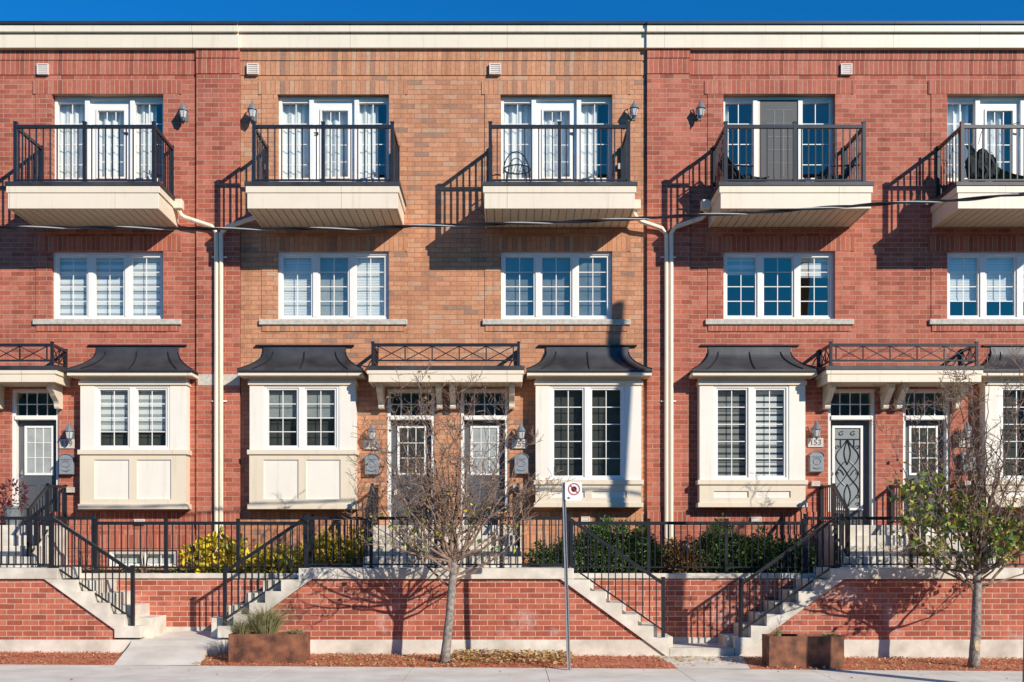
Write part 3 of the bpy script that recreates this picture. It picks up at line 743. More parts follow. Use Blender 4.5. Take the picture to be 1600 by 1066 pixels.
def bay(parent, cx, tall, red, dress):
    b = part_empty('bay_window', parent)
    d = .26; s = S(d)
    def z(py, dd=d): return (853-py)/S(dd)
    hw = 1.02; wall_y = -.0
    yl = 703.0 if not tall else 750.0         # top of the middle ledge
    yb1, yb0 = (787.6, 795.8) if not tall else (785.5, 792.8)
    x0, x1 = cx-hw, cx+hw
    wx0, wx1 = cx-.745, cx+.705
    col = MB()
    zt_, zl = z(602), z(yl)
    col.box(x0, wx0, -d, -d+.1, zl, zt_); col.box(wx1, x1, -d, -d+.1, zl, zt_)
    col.box(x0, x0+.06, -d+.1, .3, zl, zt_); col.box(x1-.06, x1, -d+.1, .3, zl, zt_)
    col.split('side_panel', 'panel', b, bevel=.003)
    fr = MB(); fr.box(x0-.025, x1+.025, -d-.03, .2, z(602), z(595.5)); fr.box(x0, x1, -d, .2, z(595.4), z(586))
    fr.build('frieze', 'cream', b, bevel=.004)
    ld = MB(); ld.box(x0-.04, x1+.04, -d-.045, .2, z(yl+7.5), zl-.002); ld.build('ledge', 'cream', b, bevel=.005)
    lz1, lz0 = z(yl+7.6), z(yb1)
    pt, pb = (718.5, 780) if not tall else (767.5, 777.5)
    P = [(cx-.745, cx-.075), (cx+.075, cx+.735)]
    ap = MB()                                     # apron with two recessed panels
    ap.box(x0, P[0][0], -d-.012, .2, lz0, lz1); ap.box(P[0][1], P[1][0], -d-.012, .2, lz0, lz1); ap.box(P[1][1], x1, -d-.012, .2, lz0, lz1)
    for a, c in P: ap.box(a, c, -d-.012, .2, z(pt), lz1); ap.box(a, c, -d-.012, .2, lz0, z(pb))
    ap.build('apron', 'cream', b)
    for a, c in P: MB().box(a, c, -d+.012, -d+.04, z(pb), z(pt)).build('apron_panel', 'panel', b)
    MB().box(x0-.035, x1+.035, -d-.035, .0, z(yb0), lz0-.002).build('base_ledge', 'cream', b, bevel=.005)
    window(b.parent, wx0, wx1, zl, zt_, -d+.012, 2, 2, 5 if tall else 4, .05, .115, dress, 'bay_sash_window')
    # fascia, eave and flared metal roof
    e = MB(); e.box(cx-1.19, cx+1.19, -.465, -.02, z(587, .46), z(581.5, .46)); e.build('eave_fascia', 'band', b, bevel=.004)
    MB().box(cx-1.175, cx+1.175, -.45, -.02, z(590, .26)+.02, z(587.2, .46)).build('eave_soffit', 'soffit', b)
    rf = MB(); rows = []
    ze0, ze1 = z(581.3, .47), z(576.5, .49)
    zt1, zt2 = Z(541), Z(551)
    prof = [(.81, .03, zt1), (.80, .05, zt2)]
    for i in range(1, 11):
        t_ = i/10; prof.append((.80+.40*t_**1.7, .05+.43*t_**1.7, zt2+(ze1-zt2)*t_**.92))
    prof.append((1.2, .48, ze0))
    for h, dd, zz in prof: rows.append([(cx-h, .01, zz), (cx-h, -dd, zz), (cx+h, -dd, zz), (cx+h, .01, zz)])
    for ra, rb in zip(rows, rows[1:]):
        for k_ in range(3): rf.quad(rb[k_], rb[k_+1], ra[k_+1], ra[k_])
    rf.poly(rows[0]); rf.quad(*rows[-1])
    rf.build('metal_roof', 'roof', b)
    sm = MB()
    for fx in (-.62, -.0, .62):
        sm.tube([(cx+fx*(h/.80)*.98, -dd-.008, zz+.008) for h, dd, zz in prof[1:-1]], .013, 4)
    for sx in (-1, 1): sm.tube([(cx+sx*h, -dd, zz+.002) for h, dd, zz in prof[1:-1]], .012, 5)
    sm.split('roof_seam', 'black', b, tol=-.002)
    MB().box(cx-.96, cx+.96, -.06, -.0, Z(541.8), Z(539.4)).build('roof_flashing', 'black', b)
    MB().box(cx-1.2, cx+1.2, -.487, -.01, ze0-.004, ze0+.02).build('drip_edge', 'black', b)
def canopy(parent, cx):
    c = part_empty('porch_canopy', parent)
    d = .70; s = S(d)
    z = lambda py: (853-py)/s
    MB().box(cx-1.49, cx+1.49, -d-.03, -.02, z(578), z(572)).build('roof_edge', 'roof', c)
    rf = MB(); rf.prism([(-.02, z(565)), (-d-.01, z(571.9)), (-.02, z(571.9))], cx-1.45, cx+1.45, 'x'); rf.build('roof', 'roof', c)
    MB().box(cx-1.478, cx+1.478, -d-.015, -.021, z(584.5), z(578.2)).build('upper_fascia', 'band', c, bevel=.003)
    mb = MB(); mb.box(cx-1.45, cx+1.45, -d, -d+.03, z(597), z(584.8)); mb.box(cx-1.45, cx-1.42, -d+.03, -.022, z(597), z(584.8)); mb.box(cx+1.42, cx+1.45, -d+.03, -.022, z(597), z(584.8))
    mb.build('lower_fascia', 'band', c, bevel=.003)
    mb = MB(); x = cx-1.418
    while x < cx+1.41:
        mb.box(x+.003, min(x+.14, cx+1.418)-.003, -d+.031, -.024, z(597)+.015, z(597)+.03); x += .14
    mb.build('soffit_boards', 'soffit', c)
    for bx in (-1.28, -.15, .11, 1.25):
        br = MB(); zt_ = z(597)+.012; pr = [(-.02, zt_), (-.50, zt_), (-.50, zt_-.10), (-.46, zt_-.13)]
        for i in range(9):
            t_ = i/8; pr.append((-.44+.26*t_**.6-.03*math.sin(t_*6.28), zt_-.14-.26*t_))
        pr += [(-.16, zt_-.44), (-.02, zt_-.44)]
        br.prism(pr, cx+bx-.055, cx+bx+.055, 'x'); br.build('bracket', 'cream', c, bevel=.004)
    # criss-cross rail
    y = -.66; hx = 1.377; zt_ = (853-537)/S(.66); zb_ = (853-563.5)/S(.66); zd = z(572)
    r = MB()
    for px in (cx-hx, cx+hx): post(r, px, y, zd, zt_+.02, .05); post(r, px, -.05, zd, zt_, .045)
    r.split('railing_post', 'black', c)
    r = MB(); r.box(cx-hx, cx+hx, y-.022, y+.022, zt_-.055, zt_)
    r.box(cx-hx, cx+hx, y-.014, y+.014, zb_-.014, zb_+.014)
    for px in (cx-hx, cx+hx):
        r.box(px-.022, px+.022, y+.03, -.05, zt_-.055, zt_); r.box(px-.014, px+.014, y+.03, -.05, zb_-.014, zb_+.014)
    r.split('rail', 'black', c)
    r = MB(); n = 5; a0, a1 = cx-hx+.1, cx+hx-.1
    for i in range(n+1):
        xx = a0+(a1-a0)*i/n; r.box(xx-.011, xx+.011, y-.011, y+.011, zb_, zt_-.05)
        if i < n:
            x2 = a0+(a1-a0)*(i+1)/n
            r.bar((xx, y+.003, zb_), (x2, y+.003, zt_-.05), .014, .016); r.bar((xx, y-.004, zt_-.05), (x2, y-.004, zb_), .014, .016)
    for px in (cx-hx, cx+hx):
        for ya, yb_ in ((y, (y-.05)/2), ((y-.05)/2, -.05)):
            r.bar((px, ya, zb_), (px, yb_, zt_-.05), .014, .016); r.bar((px+.01, ya, zt_-.05), (px+.01, yb_, zb_), .014, .016)
        r.box(px-.011, px+.011, (y-.05)/2-.011, (y-.05)/2+.011, zb_, zt_-.05)
    r.split('cross_bars', 'black', c)

# ------------------------------------------------------------ houses
HW = 1.0875                    # half width of the openings
def holes_wall(mb, x0, x1, z0, z1, holes, y, t):
    xs = sorted({x0, x1} | {h[0] for h in holes} | {h[1] for h in holes}); xs = [v for v in xs if x0 <= v <= x1]
    zs = sorted({z0, z1} | {h[2] for h in holes} | {h[3] for h in holes}); zs = [v for v in zs if z0 <= v <= z1]
    for a, b in zip(xs, xs[1:]):
        for c, d in zip(zs, zs[1:]):
            mx, mz = (a+b)/2, (c+d)/2
            if any(h[0] < mx < h[1] and h[2] < mz < h[3] for h in holes): continue
            mb.quad((a, y, c), (b, y, c), (b, y, d), (a, y, d))
    for (a, b, c, d) in holes:
        mb.quad((a, y, c), (a, y, d), (a, y+t, d), (a, y+t, c)); mb.quad((b, y, c), (b, y+t, c), (b, y+t, d), (b, y, d))
        mb.quad((a, y, d), (b, y, d), (b, y+t, d), (a, y+t, d)); mb.quad((a, y, c), (a, y+t, c), (b, y+t, c), (b, y, c))
def house(x0, x1, cx, bx, tall, dx, color, pil, label, up_style, mid_dress, bay_dress, door_style, canopy_x=None, basement=False, extra_door=None):
    red = color == 'red'
    y0 = -.02 if red else 0.0
    co = .05 if red else 0.0
    m, ms = ('red', 'redS') if red else ('org', 'orgS')
    h = thing('row_house', ((x0+x1)/2, 0, -1.0), label, 'house', 'row houses with paired doors')
    top = 10.25
    up = (cx-HW, cx+HW, Z(284)+.0, Z(148)); mid = (cx-HW, cx+HW, Z(499.5), Z(393))
    bz1, bz0 = Z(600), Z(705 if not tall else 752)
    bh = (bx-.93, bx+.93, bz0, bz1)
    dr = (dx-.46, dx+.46, Z(822), Z(608))
    holes = [up, mid, bh, dr]
    if basement: holes.append((X(170), X(277), Z(888), Z(860)))
    w = MB(); holes_wall(w, x0, x1, -1.2, top-.3, holes, y0, .16 - y0)
    w.build('brick_wall', m, h)
    # brick trim: soldier bands under the cornice, window surrounds
    tr = MB(); tr.box(x0+.001, x1-.001, y0-.03, y0-.001, Z(95.5), Z(76)); tr.box(x0+.001, x1-.001, y0-.015, y0-.0005, Z(118), Z(95.7))
    for pyt, pyb in ((127, 148), (370, 393)):
        tr.box(cx-HW-.37, cx+HW+.36, y0-.017, y0-.001, Z(pyb), Z(pyt))
    tr.box(cx-HW-.3, cx+HW+.3, y0-.018, y0-.001, Z(518), Z(509))
    seg = [(x0+.01, bx-.0)]
    a_, b_ = max(x0, bx-1.75), min(x1, bx+1.65)
    if pil and red: a_, b_ = max(a_, x0), b_
    tr.box(a_, b_, y0-.012, y0-.001, Z(820), Z(800)); tr.box(a_, b_, y0-.0125, y0-.001, Z(857), Z(836))
    tr.split('soldier_course', ms, h, tol=-.0001)
    qn = MB()
    for sx, wd in ((-1, .31), (1, .31)):
        a = cx+sx*(HW+.001); b = cx+sx*(HW+wd)
        qn.box(a, b, y0-.013, y0-.001, Z(499), Z(393.3)); qn.box(a, b, y0-.013, y0-.001, Z(369.7), Z(148.3))
    qn.split('window_surround', m, h)
    # sill
    MB().box(cx-HW-.36, cx+HW+.36, y0-.055, .13, Z(508.3), Z(499.6)).build('window_sill', 'stone', h, bevel=.01)
    if pil:
        pm = MB(); pm.box(pil[0], pil[1], -.07, y0-.0005, -1.2, Z(118.2)); pm.build('pilaster', m, h)
        pm = MB(); pm.box(pil[0]-.001, pil[1]+.001, -.1, y0-.001, Z(94), Z(75)); pm.box(pil[0], pil[1], -.085, y0-.0012, Z(117.9), Z(94.2)); pm.build('pilaster_cap', ms, h)
        pm = MB(); pm.box(pil[0]-.001, pil[1]+.001, -.084, -.0705, Z(820), Z(800)); pm.build('pilaster_band', ms, h)
        if pil[0] < 0: MB().box(pil[0]+.03, pil[1]+.002, -.078, -.0702, Z(603), Z(586)).build('stone_block', 'stone', h)
    # cornice
    MB().box(x0, x1, -.10-co, .3, Z(74.7, .1+co), Z(52.6, .1+co)+ .0).build('cornice_lower', 'band', h, bevel=.004)
    MB().box(x0, x1, -.155-co, .3, Z(52.0, .1+co)+.004, Z(39.3, .15+co)).build('cornice_upper', 'band', h, bevel=.004)
    MB().box(x0, x1, -.185-co, .3, Z(39.0, .15+co)+.003, Z(32.6, .18+co)).build('cornice_cap', 'capm', h, bevel=.004)
    MB().box(x0, x1, .3, 9, 9.2, 10.0).build('roof', 'roof', h)
    # rooms: floors, ceilings and a back wall
    rm = MB()
    rm.quad((x0+.02, 3.2, -1.2), (x1-.02, 3.2, -1.2), (x1-.02, 3.2, 9.2), (x0+.02, 3.2, 9.2))
    for xx in (x0+.02, x1-.02): rm.quad((xx, .16, -1.2), (xx, 3.2, -1.2), (xx, 3.2, 9.2), (xx, .16, 9.2))
    for zz in (-.6, .36, 3.6, 6.6, 9.1): rm.quad((x0+.02, .14, zz), (x1-.02, .14, zz), (x1-.02, 3.2, zz), (x0+.02, 3.2, zz))
    rm.build('interior', 'dark', h)
    balcony_door(h, cx-HW, cx+HW, up[2]-.01, up[3], .10, up_style)
    window(h, cx-HW, cx+HW, mid[2], mid[3], .05, 3, 2, 4, .06, .1, mid_dress)
    bay(h, bx, tall, red, bay_dress)
    front_door(h, dx-.46, dx+.46, door_style)
    if basement: window(h, X(170), X(277), Z(887), Z(860), .02, 2, 2, 1, .05, .08, ('slat', 1.0), 'basement_window', .025)
    balcony(h, cx)
    if canopy_x is not None: canopy(h, canopy_x)
    return h
XL, XR = X(376), X(1008.5)
h1 = house(-12.6, XL, -7.79, -7.205, False, -9.21, 'red', (X(308.5), XL), 'red brick house at the far left with zebra blinds and short bay window', 'right',
           ('zebra', 1.0), ('zebra', .72), 'nine', PC[0], True)
h2 = house(XL, PC[1], -3.39, -3.942, False, -1.875, 'org', None, 'orange brick house with half drawn blinds in its short bay, left of the two', 'left',
           [('slat', 1.0), ('sheer', 1.0), ('slat', 1.0)], ('sheer', .48), 'dark', PC[1])
h3 = house(PC[1], XR, .969, 1.573, True, -.4375, 'org', None, 'orange brick house with tall bare bay window crossed by the pole shadow', 'right',
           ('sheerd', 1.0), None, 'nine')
h4 = house(XR, 7.49, 5.3125, 4.733, True, 6.73, 'red', (X(1010.5), X(1077)), 'red brick house with shuttered tall bay and iron scroll door', 'screen',
           [('zebra', .25), None, ('zebra', .3)], [('shutter_shade', 1.0), ('shutter', 1.0)], 'iron', PC[2])
h5 = house(7.49, 13.2, 9.675, 10.24, True, 8.19, 'red', (12.1, 12.9), 'red brick house at the far right with a hammock on its balcony', 'sparse',
           ('slat', .7), None, 'dark')

# small parts fixed to the houses
def vent(parent, px, py, w=.22, h=.21, d=.05):
    mb = MB(); x, z = X(px), Z(py)
    mb.box(x-w/2, x+w/2, -d-.03, -.0, z-h/2, z-h/2+.02); mb.box(x-w/2, x+w/2, -d-.03, 0, z+h/2-.02, z+h/2)
    mb.box(x-w/2, x-w/2+.02, -d-.03, 0, z-h/2+.02, z+h/2-.02); mb.box(x+w/2-.02, x+w/2, -d-.03, 0, z-h/2+.02, z+h/2-.02)
    n = max(2, int(h/.05))
    for i in range(n):
        zz = z-h/2+.03+(h-.06)*(i+.5)/n; mb.box(x-w/2+.02, x+w/2-.02, -d-.02-.002*i, -.0, zz-.014, zz+.014)
    mb.build('wall_vent', 'ventw', parent)
for p, px, py in ((h1, 69, 110.5), (h2, 396, 110), (h3, 773.5, 110), (h4, 1321, 110.5)): vent(p, px, py)
for p, px, py, w in ((h3, 914.5, 811.5, .17), (h4, 1180.5, 812, .2), (h1, 219.5, 815.5, .2)): vent(p, px, py, w, .1, .04)
for p, px, py in ((h1, 113, 766), (h4, 1273, 756), (h5, 1511, 756), (h3, 808, 762)):
    MB().box(X(px)-.08, X(px)+.08, -.09, 0, Z(py)-.05, Z(py)+.05).build('stone_stub', 'stone', p)
for p, px, py in ((h2, 418, 263), (h3, 968, 262)):
    MB().box(X(px)-.035, X(px)+.035, -.07, 0, Z(py)-.05, Z(py)+.06).build('socket_cover', 'plate', p)
def plate(p, px, py, txt):
    o = part_empty('number_plate', p); x, z = X(px), Z(py)
    MB().box(x-.15, x+.15, -.045, 0, z-.09, z+.09).build('plate', 'plate', o, bevel=.004)
    text_mesh('digits', txt, .155, x, -.05, z, 'lamp', o)
plate(h1, 106, 694, '159'); plate(h2, 581, 695.5, '157'); plate(h3, 812, 694, '155'); plate(h4, 1273.5, 692, '153'); plate(h5, 1509, 692, '151')

# downspouts
def downspout(house_, pts, xv, label=None):
    o = part_empty('downspout', house_)
    mb = MB(); x, y, z = pts[0]
    mb.box(x-.085, x+.085, y-.08, y+.08, z-.09, z+.09); mb.build('collector_box', 'band', o, bevel=.008)
    mb = MB()
    P = [(x, y, z-.09)] + pts[1:] + [(xv, -.13, pts[-1][2]-.12), (xv, -.13, Z(885))]
    mb.tube(P, .043, 8); mb.build('pipe', 'band', o)
    mb = MB()
    for zz in (Z(404), Z(628)): mb.box(xv-.1, xv+.1, -.1, -.07, zz-.012, zz+.012)
    mb.split('pipe_clip', 'white', o)
def ds(h_, px, py, d, mids, xv):
    downspout(h_, [(X(px, d), -d, Z(py, d))] + [(X(a, e), -e, Z(b, e)) for a, b, e in mids], xv)
ds(h1, 279, 320, .3, [(283, 336, .25), (289, 340, .22), (331, 354, .15)], X(341))
ds(h2, 408, 320, .3, [(405, 334, .25), (398, 340, .22), (355, 355, .15)], X(348.3))
ds(h3, 993.5, 321, .3, [(990, 330, .28), (994, 340, .25), (1002, 346, .22), (1034, 357, .15)], X(1039.5))
ds(h4, 1102, 321, .3, [(1103, 334, .25), (1096, 341, .22), (1055, 355, .15)], X(1047))

# ------------------------------------------------------------ lanterns and mailboxes
def lantern(px, py, label, wall=.02):
    x, z = X(px, .2), Z(py, .2)
    t = thing('wall_lantern', (x, -wall, z), label, 'lantern', 'carriage lanterns on the house fronts')
    y = -.2
    MB().lathe(x, y, [(.012, z+.19), (.02, z+.17), (.03, z+.15), (.085, z+.06), (.095, z+.045), (.095, z+.035)], 10).build('roof_cap', 'lamp', t)
    MB().lathe(x, y, [(.078, z+.034), (.05, z-.10), (.035, z-.115)], 6).build('glass', 'lglass', t)
    mb = MB()
    for k_ in range(6):
        th = 2*math.pi*k_/6; mb.bar((x+.079*math.cos(th), y+.079*math.sin(th), z+.034), (x+.051*math.cos(th), y+.051*math.sin(th), z-.1), .008, .008)
    mb.lathe(x, y, [(.05, z-.1), (.03, z-.13), (.01, z-.16)], 8); mb.build('cage', 'lamp', t)
    mb = MB(); mb.tube([(x, -wall-.01, z-.02), (x, -wall-.06, z-.1), (x, -wall-.1, z+.1), (x, -wall-.13, z+.19), (x, y+.01, z+.2), (x, y, z+.17)], .011, 6)
    mb.box(x-.05, x+.05, -wall-.015, -wall, z-.11, z+.09); mb.build('arm', 'lamp', t)
lantern(286, 176, 'upper lantern left of the left downspout pair, above red brick', .02)
lantern(394, 175, 'upper lantern on orange brick at the left balcony corner', .0)
lantern(991, 173, 'upper lantern on orange brick right of the middle balcony', .0)
lantern(1095, 173, 'upper lantern on red brick left of the screen door balcony', .02)
lantern(108, 677, 'lantern above number 159 by the leftmost door', .02)
lantern(581, 678, 'lantern above number 157, left of the bare tree', .0)
lantern(814, 677, 'lantern above number 155, beside the tall bare bay window', .0)
lantern(1276, 674, 'lantern above number 153, left of the iron scroll door', .02)
lantern(1512, 676, 'lantern behind the leafy tree, left of the rightmost bay', .02)
def mailbox(px, py, label, wall=.0):
    x, z = X(px), Z(py)
    t = thing('mailbox', (x, -wall, z-.2), label, 'mailbox', 'grey mailboxes beside the doors')
    a = [(x-.135, z-.2), (x+.135, z-.2), (x+.135, z+.11)] + [(x+.135*math.cos(R(q)), z+.11+.09*math.sin(R(q))) for q in range(20, 180, 20)] + [(x-.135, z+.11)]
    MB().prism(a, -wall-.11, -wall-.002).build('body', 'mail', t, bevel=.006)
    ld = [(x+.15*math.cos(R(q)), z+.10+.105*math.sin(R(q))) for q in range(0, 181, 15)] + [(x+.135*math.cos(R(q)), z+.10+.09*math.sin(R(q))) for q in range(180, -1, -15)]
    MB().prism(ld, -wall-.125, -wall-.004).build('lid_rim', 'lamp', t)
    o = MB(); o.tube([(x+.075*math.cos(R(q)), -wall-.114, z-.0+.06*math.sin(R(q))) for q in range(0, 361, 24)], .006, 5)
    o.tube([(x-.08+.16*i/8, -wall-.114, z-.115-.022*math.sin(math.pi*i/8)) for i in range(9)], [.004]+[.011]*7+[.004], 5)
    o.bar((x-.09, -wall-.113, z+.09), (x+.09, -wall-.113, z+.09), .01, .014); o.build('embossed_horn', 'lamp', t)
mailbox(107.5, 726, 'pale grey mailbox by the leftmost door, in the bay shadow', .02)
mailbox(582, 726, 'grey mailbox under number 157, behind bare twigs')
mailbox(814.5, 725, 'grey mailbox under number 155, beside the tall bare bay')
mailbox(1273.5, 722, 'grey mailbox under number 153, left of the iron scroll door', .02)
mailbox(1510, 721, 'grey mailbox half hidden by the leafy tree', .02)
mb = MB(); mb.box(X(617)-.025, X(617)+.025, .1, .158, Z(768)-.06, Z(768)+.06)
tag(mb.build('door_keypad', 'white'), 'small white keypad on the door at number 157', 'keypad')

# ------------------------------------------------------------ balcony furniture
dk = Z(284.5, 1.175)+.004
def arc_chair(x, y, rot, label, mat='black'):
    t = thing('patio_chair', (x, y, dk), label, 'chair', 'metal chairs on the balconies')
    c, s_ = math.cos(rot), math.sin(rot)
    def T(u, v, w): return (x+u*c-v*s_, y+u*s_+v*c, dk+w)
    mb = MB(); mb.tube([T(.25*math.cos(R(q)), .2, .42+.0+.42*math.sin(R(q))) for q in range(0, 181, 12)], .012, 6)
    mb.tube([T(.15*math.cos(R(q)), .205, .45+.27*math.sin(R(q))) for q in range(0, 181, 15)], .009, 5)
    mb.build('backrest', mat, t)
    mb = MB(); mb.tube([T(.25*math.cos(R(q)), .24*math.sin(R(q)), .43) for q in range(0, 361, 15)], .012, 6)
    for k_ in range(-4, 5): mb.bar(T(k_*.055, -.22*math.cos(k_*.3), .43), T(k_*.055, .22*math.cos(k_*.3), .43), .008, .008)
    mb.build('seat', mat, t)
    for u, v in ((-.2, -.2), (.2, -.2), (-.2, .2), (.2, .2)):
        mb = MB(); mb.tube([T(u*.9, v*.9, .43), T(u*1.15, v*1.15, 0)], .011, 6); mb.build('leg', mat, t)
arc_chair(.2, -.62, 0.1, 'round backed wire chair at the left of the middle right balcony')
def folded_chair(x, y, sgn, label):
    t = thing('lounge_chair', (x, y, dk), label, 'chair', 'dark lounge chairs on the screen door balcony')
    mb = MB(); mb.prism([(x+sgn*.75, dk+.14), (x+sgn*.75, dk+.18), (x+sgn*.25, dk+.26), (x, dk+.62), (x-.05*sgn, dk+.60), (x+sgn*.18, dk+.2)], y-.25, y+.25); mb.build('sling_seat', 'cloth', t)
    mb = MB()
    for q in (-.27, .27):
        mb.tube([(x-.05*sgn, y+q, dk+.64), (x+sgn*.45, y+q, dk)], .014, 6); mb.tube([(x, y+q, dk), (x+sgn*.78, y+q, dk+.2)], .014, 6); mb.tube([(x-.04*sgn, y+q, dk+.42), (x+.5*sgn, y+q, dk+.40)], .016, 6); mb.tube([(x+.1*sgn, y+q, dk+.42), (x+.2*sgn, y+q, dk+.30), (x+.25*sgn, y+q, dk+.08)], .012, 6)
    mb.bar((x-.05*sgn, y-.27, dk+.64), (x-.05*sgn, y+.27, dk+.64), .02, .02); mb.bar((x+.45*sgn, y-.27, dk+.01), (x+.45*sgn, y+.27, dk+.01), .02, .02)
    mb.build('frame', 'black', t)
folded_chair(X(1133, .7), -.6, 1, 'dark sling chair at the left end of the screen door balcony')
folded_chair(X(1335, .7), -.6, -1, 'dark sling chair at the right end of the screen door balcony')
# hammock with clothes on the right balcony
t = thing('hammock', (9.7, -.6, dk), 'green and black hammock slung across the far right balcony', 'hammock')
mb = MB(); nn = 20
for i in range(nn):
    def hp(i, v):
        u = i/nn; xx = 8.72+2.0*u; zz = dk+.86-.72*math.sin(math.pi*u)**.8; ww = .05+.24*math.sin(math.pi*u)
        return (xx, -.62+v*ww, zz+abs(v)*.05)
    for v0, v1 in ((-1, -.3), (-.3, .3), (.3, 1)): mb.quad(hp(i, v0), hp(i+1, v0), hp(i+1, v1), hp(i, v1))
mb.build('sling', 'hamm', t, smooth=True)
mb = MB(); mb.tube([hp(i, -1) for i in range(nn+1)], .014, 5); mb.tube([hp(i, 1) for i in range(nn+1)], .014, 5); mb.build('edge_cords', 'cloth', t)
mb = MB()
for xx in (8.62, 10.82): mb.tube([(xx, -.62, dk), (xx, -.62, dk+1.3)], .02, 6)
mb.tube([(8.62, -.62, dk+1.28), (9.35, -.62, dk+1.20), (9.7, -.62, dk+1.33)], .008, 5); mb.build('stand', 'black', t)
t = thing('hanging_bag', (8.75, -.95, dk+.3), 'black jacket hung inside the corner of the far right balcony rail', 'jacket')
mb = MB(); r2 = random.Random(9)
for (ox, oz, w_, h_) in ((-.16, .34, .15, .26), (.02, .5, .15, .2), (.14, .36, .14, .24), (.0, .25, .16, .2), (.24, .28, .08, .14)):
    base = len(mb.v); na, nb = 7, 11
    for a_ in range(na):
        ph = math.pi*(a_+.02)/(na-.96)
        for b_ in range(nb):
            th = 2*math.pi*b_/nb; rr = math.sin(ph)*(1+r2.uniform(-.22, .22))
            mb.v.append((8.83+ox+w_*rr*math.cos(th), -.93+.11*rr*math.sin(th), dk+oz+h_*math.cos(ph)*(1+r2.uniform(-.1, .1))))
    for a_ in range(na-1):
        for b_ in range(nb):
            b2 = (b_+1) % nb; mb.f.append((base+a_*nb+b_, base+(a_+1)*nb+b_, base+(a_+1)*nb+b2, base+a_*nb+b2))
mb.build('garment', 'cloth', t)
mb = MB(); mb.tube([(8.78, -.93, dk+.78), (8.8, -1.0, dk+.98), (8.83, -1.09, dk+1.02)], .008, 5); mb.build('strap', 'lawnw', t)

# ------------------------------------------------------------ cable and utility pole
t = thing('utility_pole', (7.2, -6.0, -1.98), 'weathered wooden utility pole just cut by the right edge of the photo', 'pole')
pts = [(7.21, -6.0, -2.1), (7.25, -6.0, 0), (7.45, -6.0, 4), (7.78, -6.0, 8.9)]
MB().tube(pts, [.15, .145, .13, .11], 14).build('shaft', 'wood', t, smooth=False)
cab = [(-60, 356, 5.6), (130, 355.5, 5.6), (300, 357.5, 5.6), (450, 357.5, 5.6), (560, 357, 5.6), (660, 353, 5.6), (800, 349.5, 5.6), (930, 345, 5.6), (1060, 338, 5.6), (1200, 331, 5.6), (1300, 324, 5.6), (1400, 317.5, 5.6), (1500, 312.5, 5.65), (1560, 306.5, 5.7), (1640, 300, 5.8), (1705, 290, 5.95)]
cp = [Vector((X(a, d), -d, Z(b, d))) for a, b, d in cab]
fine = []
for i in range(len(cp)-1):
    p0 = cp[max(i-1, 0)]; p1 = cp[i]; p2 = cp[i+1]; p3 = cp[min(i+2, len(cp)-1)]
    for k_ in range(10):
        u = k_/10; fine.append(.5*((2*p1)+(p2-p0)*u+(2*p0-5*p1+4*p2-p3)*u*u+(3*p1-p0-3*p2+p3)*u*u*u))
t = thing('overhead_cable', tuple(fine[60]), 'twisted black overhead cable crossing the whole photo below the balconies', 'cable')
fine = [tuple(p) for p in fine]
def strand(ph, r_, a):
    out = []
    for i, p in enumerate(fine):
        th = p[0]*4.6+ph; out.append((p[0], p[1]+a*math.cos(th), p[2]+a*math.sin(th)))
    return out
MB().tube(strand(0, .012, .014), .013, 6).build('strand', 'cable', t)
MB().tube(strand(3.14, .012, .014), .013, 6).build('strand', 'cable', t)
MB().tube(strand(1.6, .01, .014), .0085, 6).build('bare_strand', 'cablel', t)

# ------------------------------------------------------------ the parking sign
d = 4.0; bx_, tx_ = X(889, d), X(880.5, d); zb_, zt_ = gz(bx_), Z(754, d)
t = thing('street_sign', (bx_, -d, zb_), 'white no stopping sign with red ring on a leaning galvanised post', 'sign')
mb = MB(); mb.bar((bx_, -d, zb_-.1), (tx_, -d, zt_), .055, .03); mb.bar((bx_-.02, -d-.02, zb_-.1), (tx_-.02, -d-.02, zt_), .012, .03); mb.bar((bx_+.02, -d-.02, zb_-.1), (tx_+.02, -d-.02, zt_), .012, .03)
mb.build('post', 'steel', t)
sx0, sx1, sz0, sz1 = X(882.5, d), X(909, d), Z(783, d), Z(753.5, d)
def rrect(a, b, c, e, r_):
    P = []
    for cx_, cz_, q0 in ((b-r_, e-r_, 0), (a+r_, e-r_, 90), (a+r_, c+r_, 180), (b-r_, c+r_, 270)):
        for q in (0, 30, 60, 90): P.append((cx_+r_*math.cos(R(q0+q)), cz_+r_*math.sin(R(q0+q))))
    return P
yf = -d-.05
MB().prism(rrect(sx0, sx1, sz0, sz1, .03), yf, yf+.004).build('panel', 'signw', t)
mxs, mzs, rr = sx0+(sx1-sx0)*.53, sz0+(sz1-sz0)*.62, .078
ring = MB(); n = 28
for k_ in range(n):
    a, b = 2*math.pi*k_/n, 2*math.pi*(k_+1)/n
    q = lambda r_, th: (mxs+r_*math.cos(th), yf-.003, mzs+r_*math.sin(th))
    ring.quad(q(rr, a), q(rr, b), q(rr+.016, b), q(rr+.016, a))
c45 = .707*(rr+.004); ring.quad((mxs-c45-.006, yf-.004, mzs+c45-.006), (mxs-c45+.006, yf-.004, mzs+c45+.006), (mxs+c45+.006, yf-.004, mzs-c45+.006), (mxs+c45-.006, yf-.004, mzs-c45-.006))
ring.build('red_ring', 'signr', t)
sy = MB(); sy.poly([(mxs+.046*math.cos(R(22.5+45*k_)), yf-.002, mzs+.046*math.sin(R(22.5+45*k_))) for k_ in range(8)])
ax, az = sx0+.06, sz0+.045; sy.poly([(ax-.03, yf-.002, az), (ax, yf-.002, az-.02), (ax, yf-.002, az+.02)]); sy.quad((ax, yf-.002, az-.006), (ax+.025, yf-.002, az-.006), (ax+.025, yf-.002, az+.006), (ax, yf-.002, az+.006))
sy.build('symbol', 'signk', t)

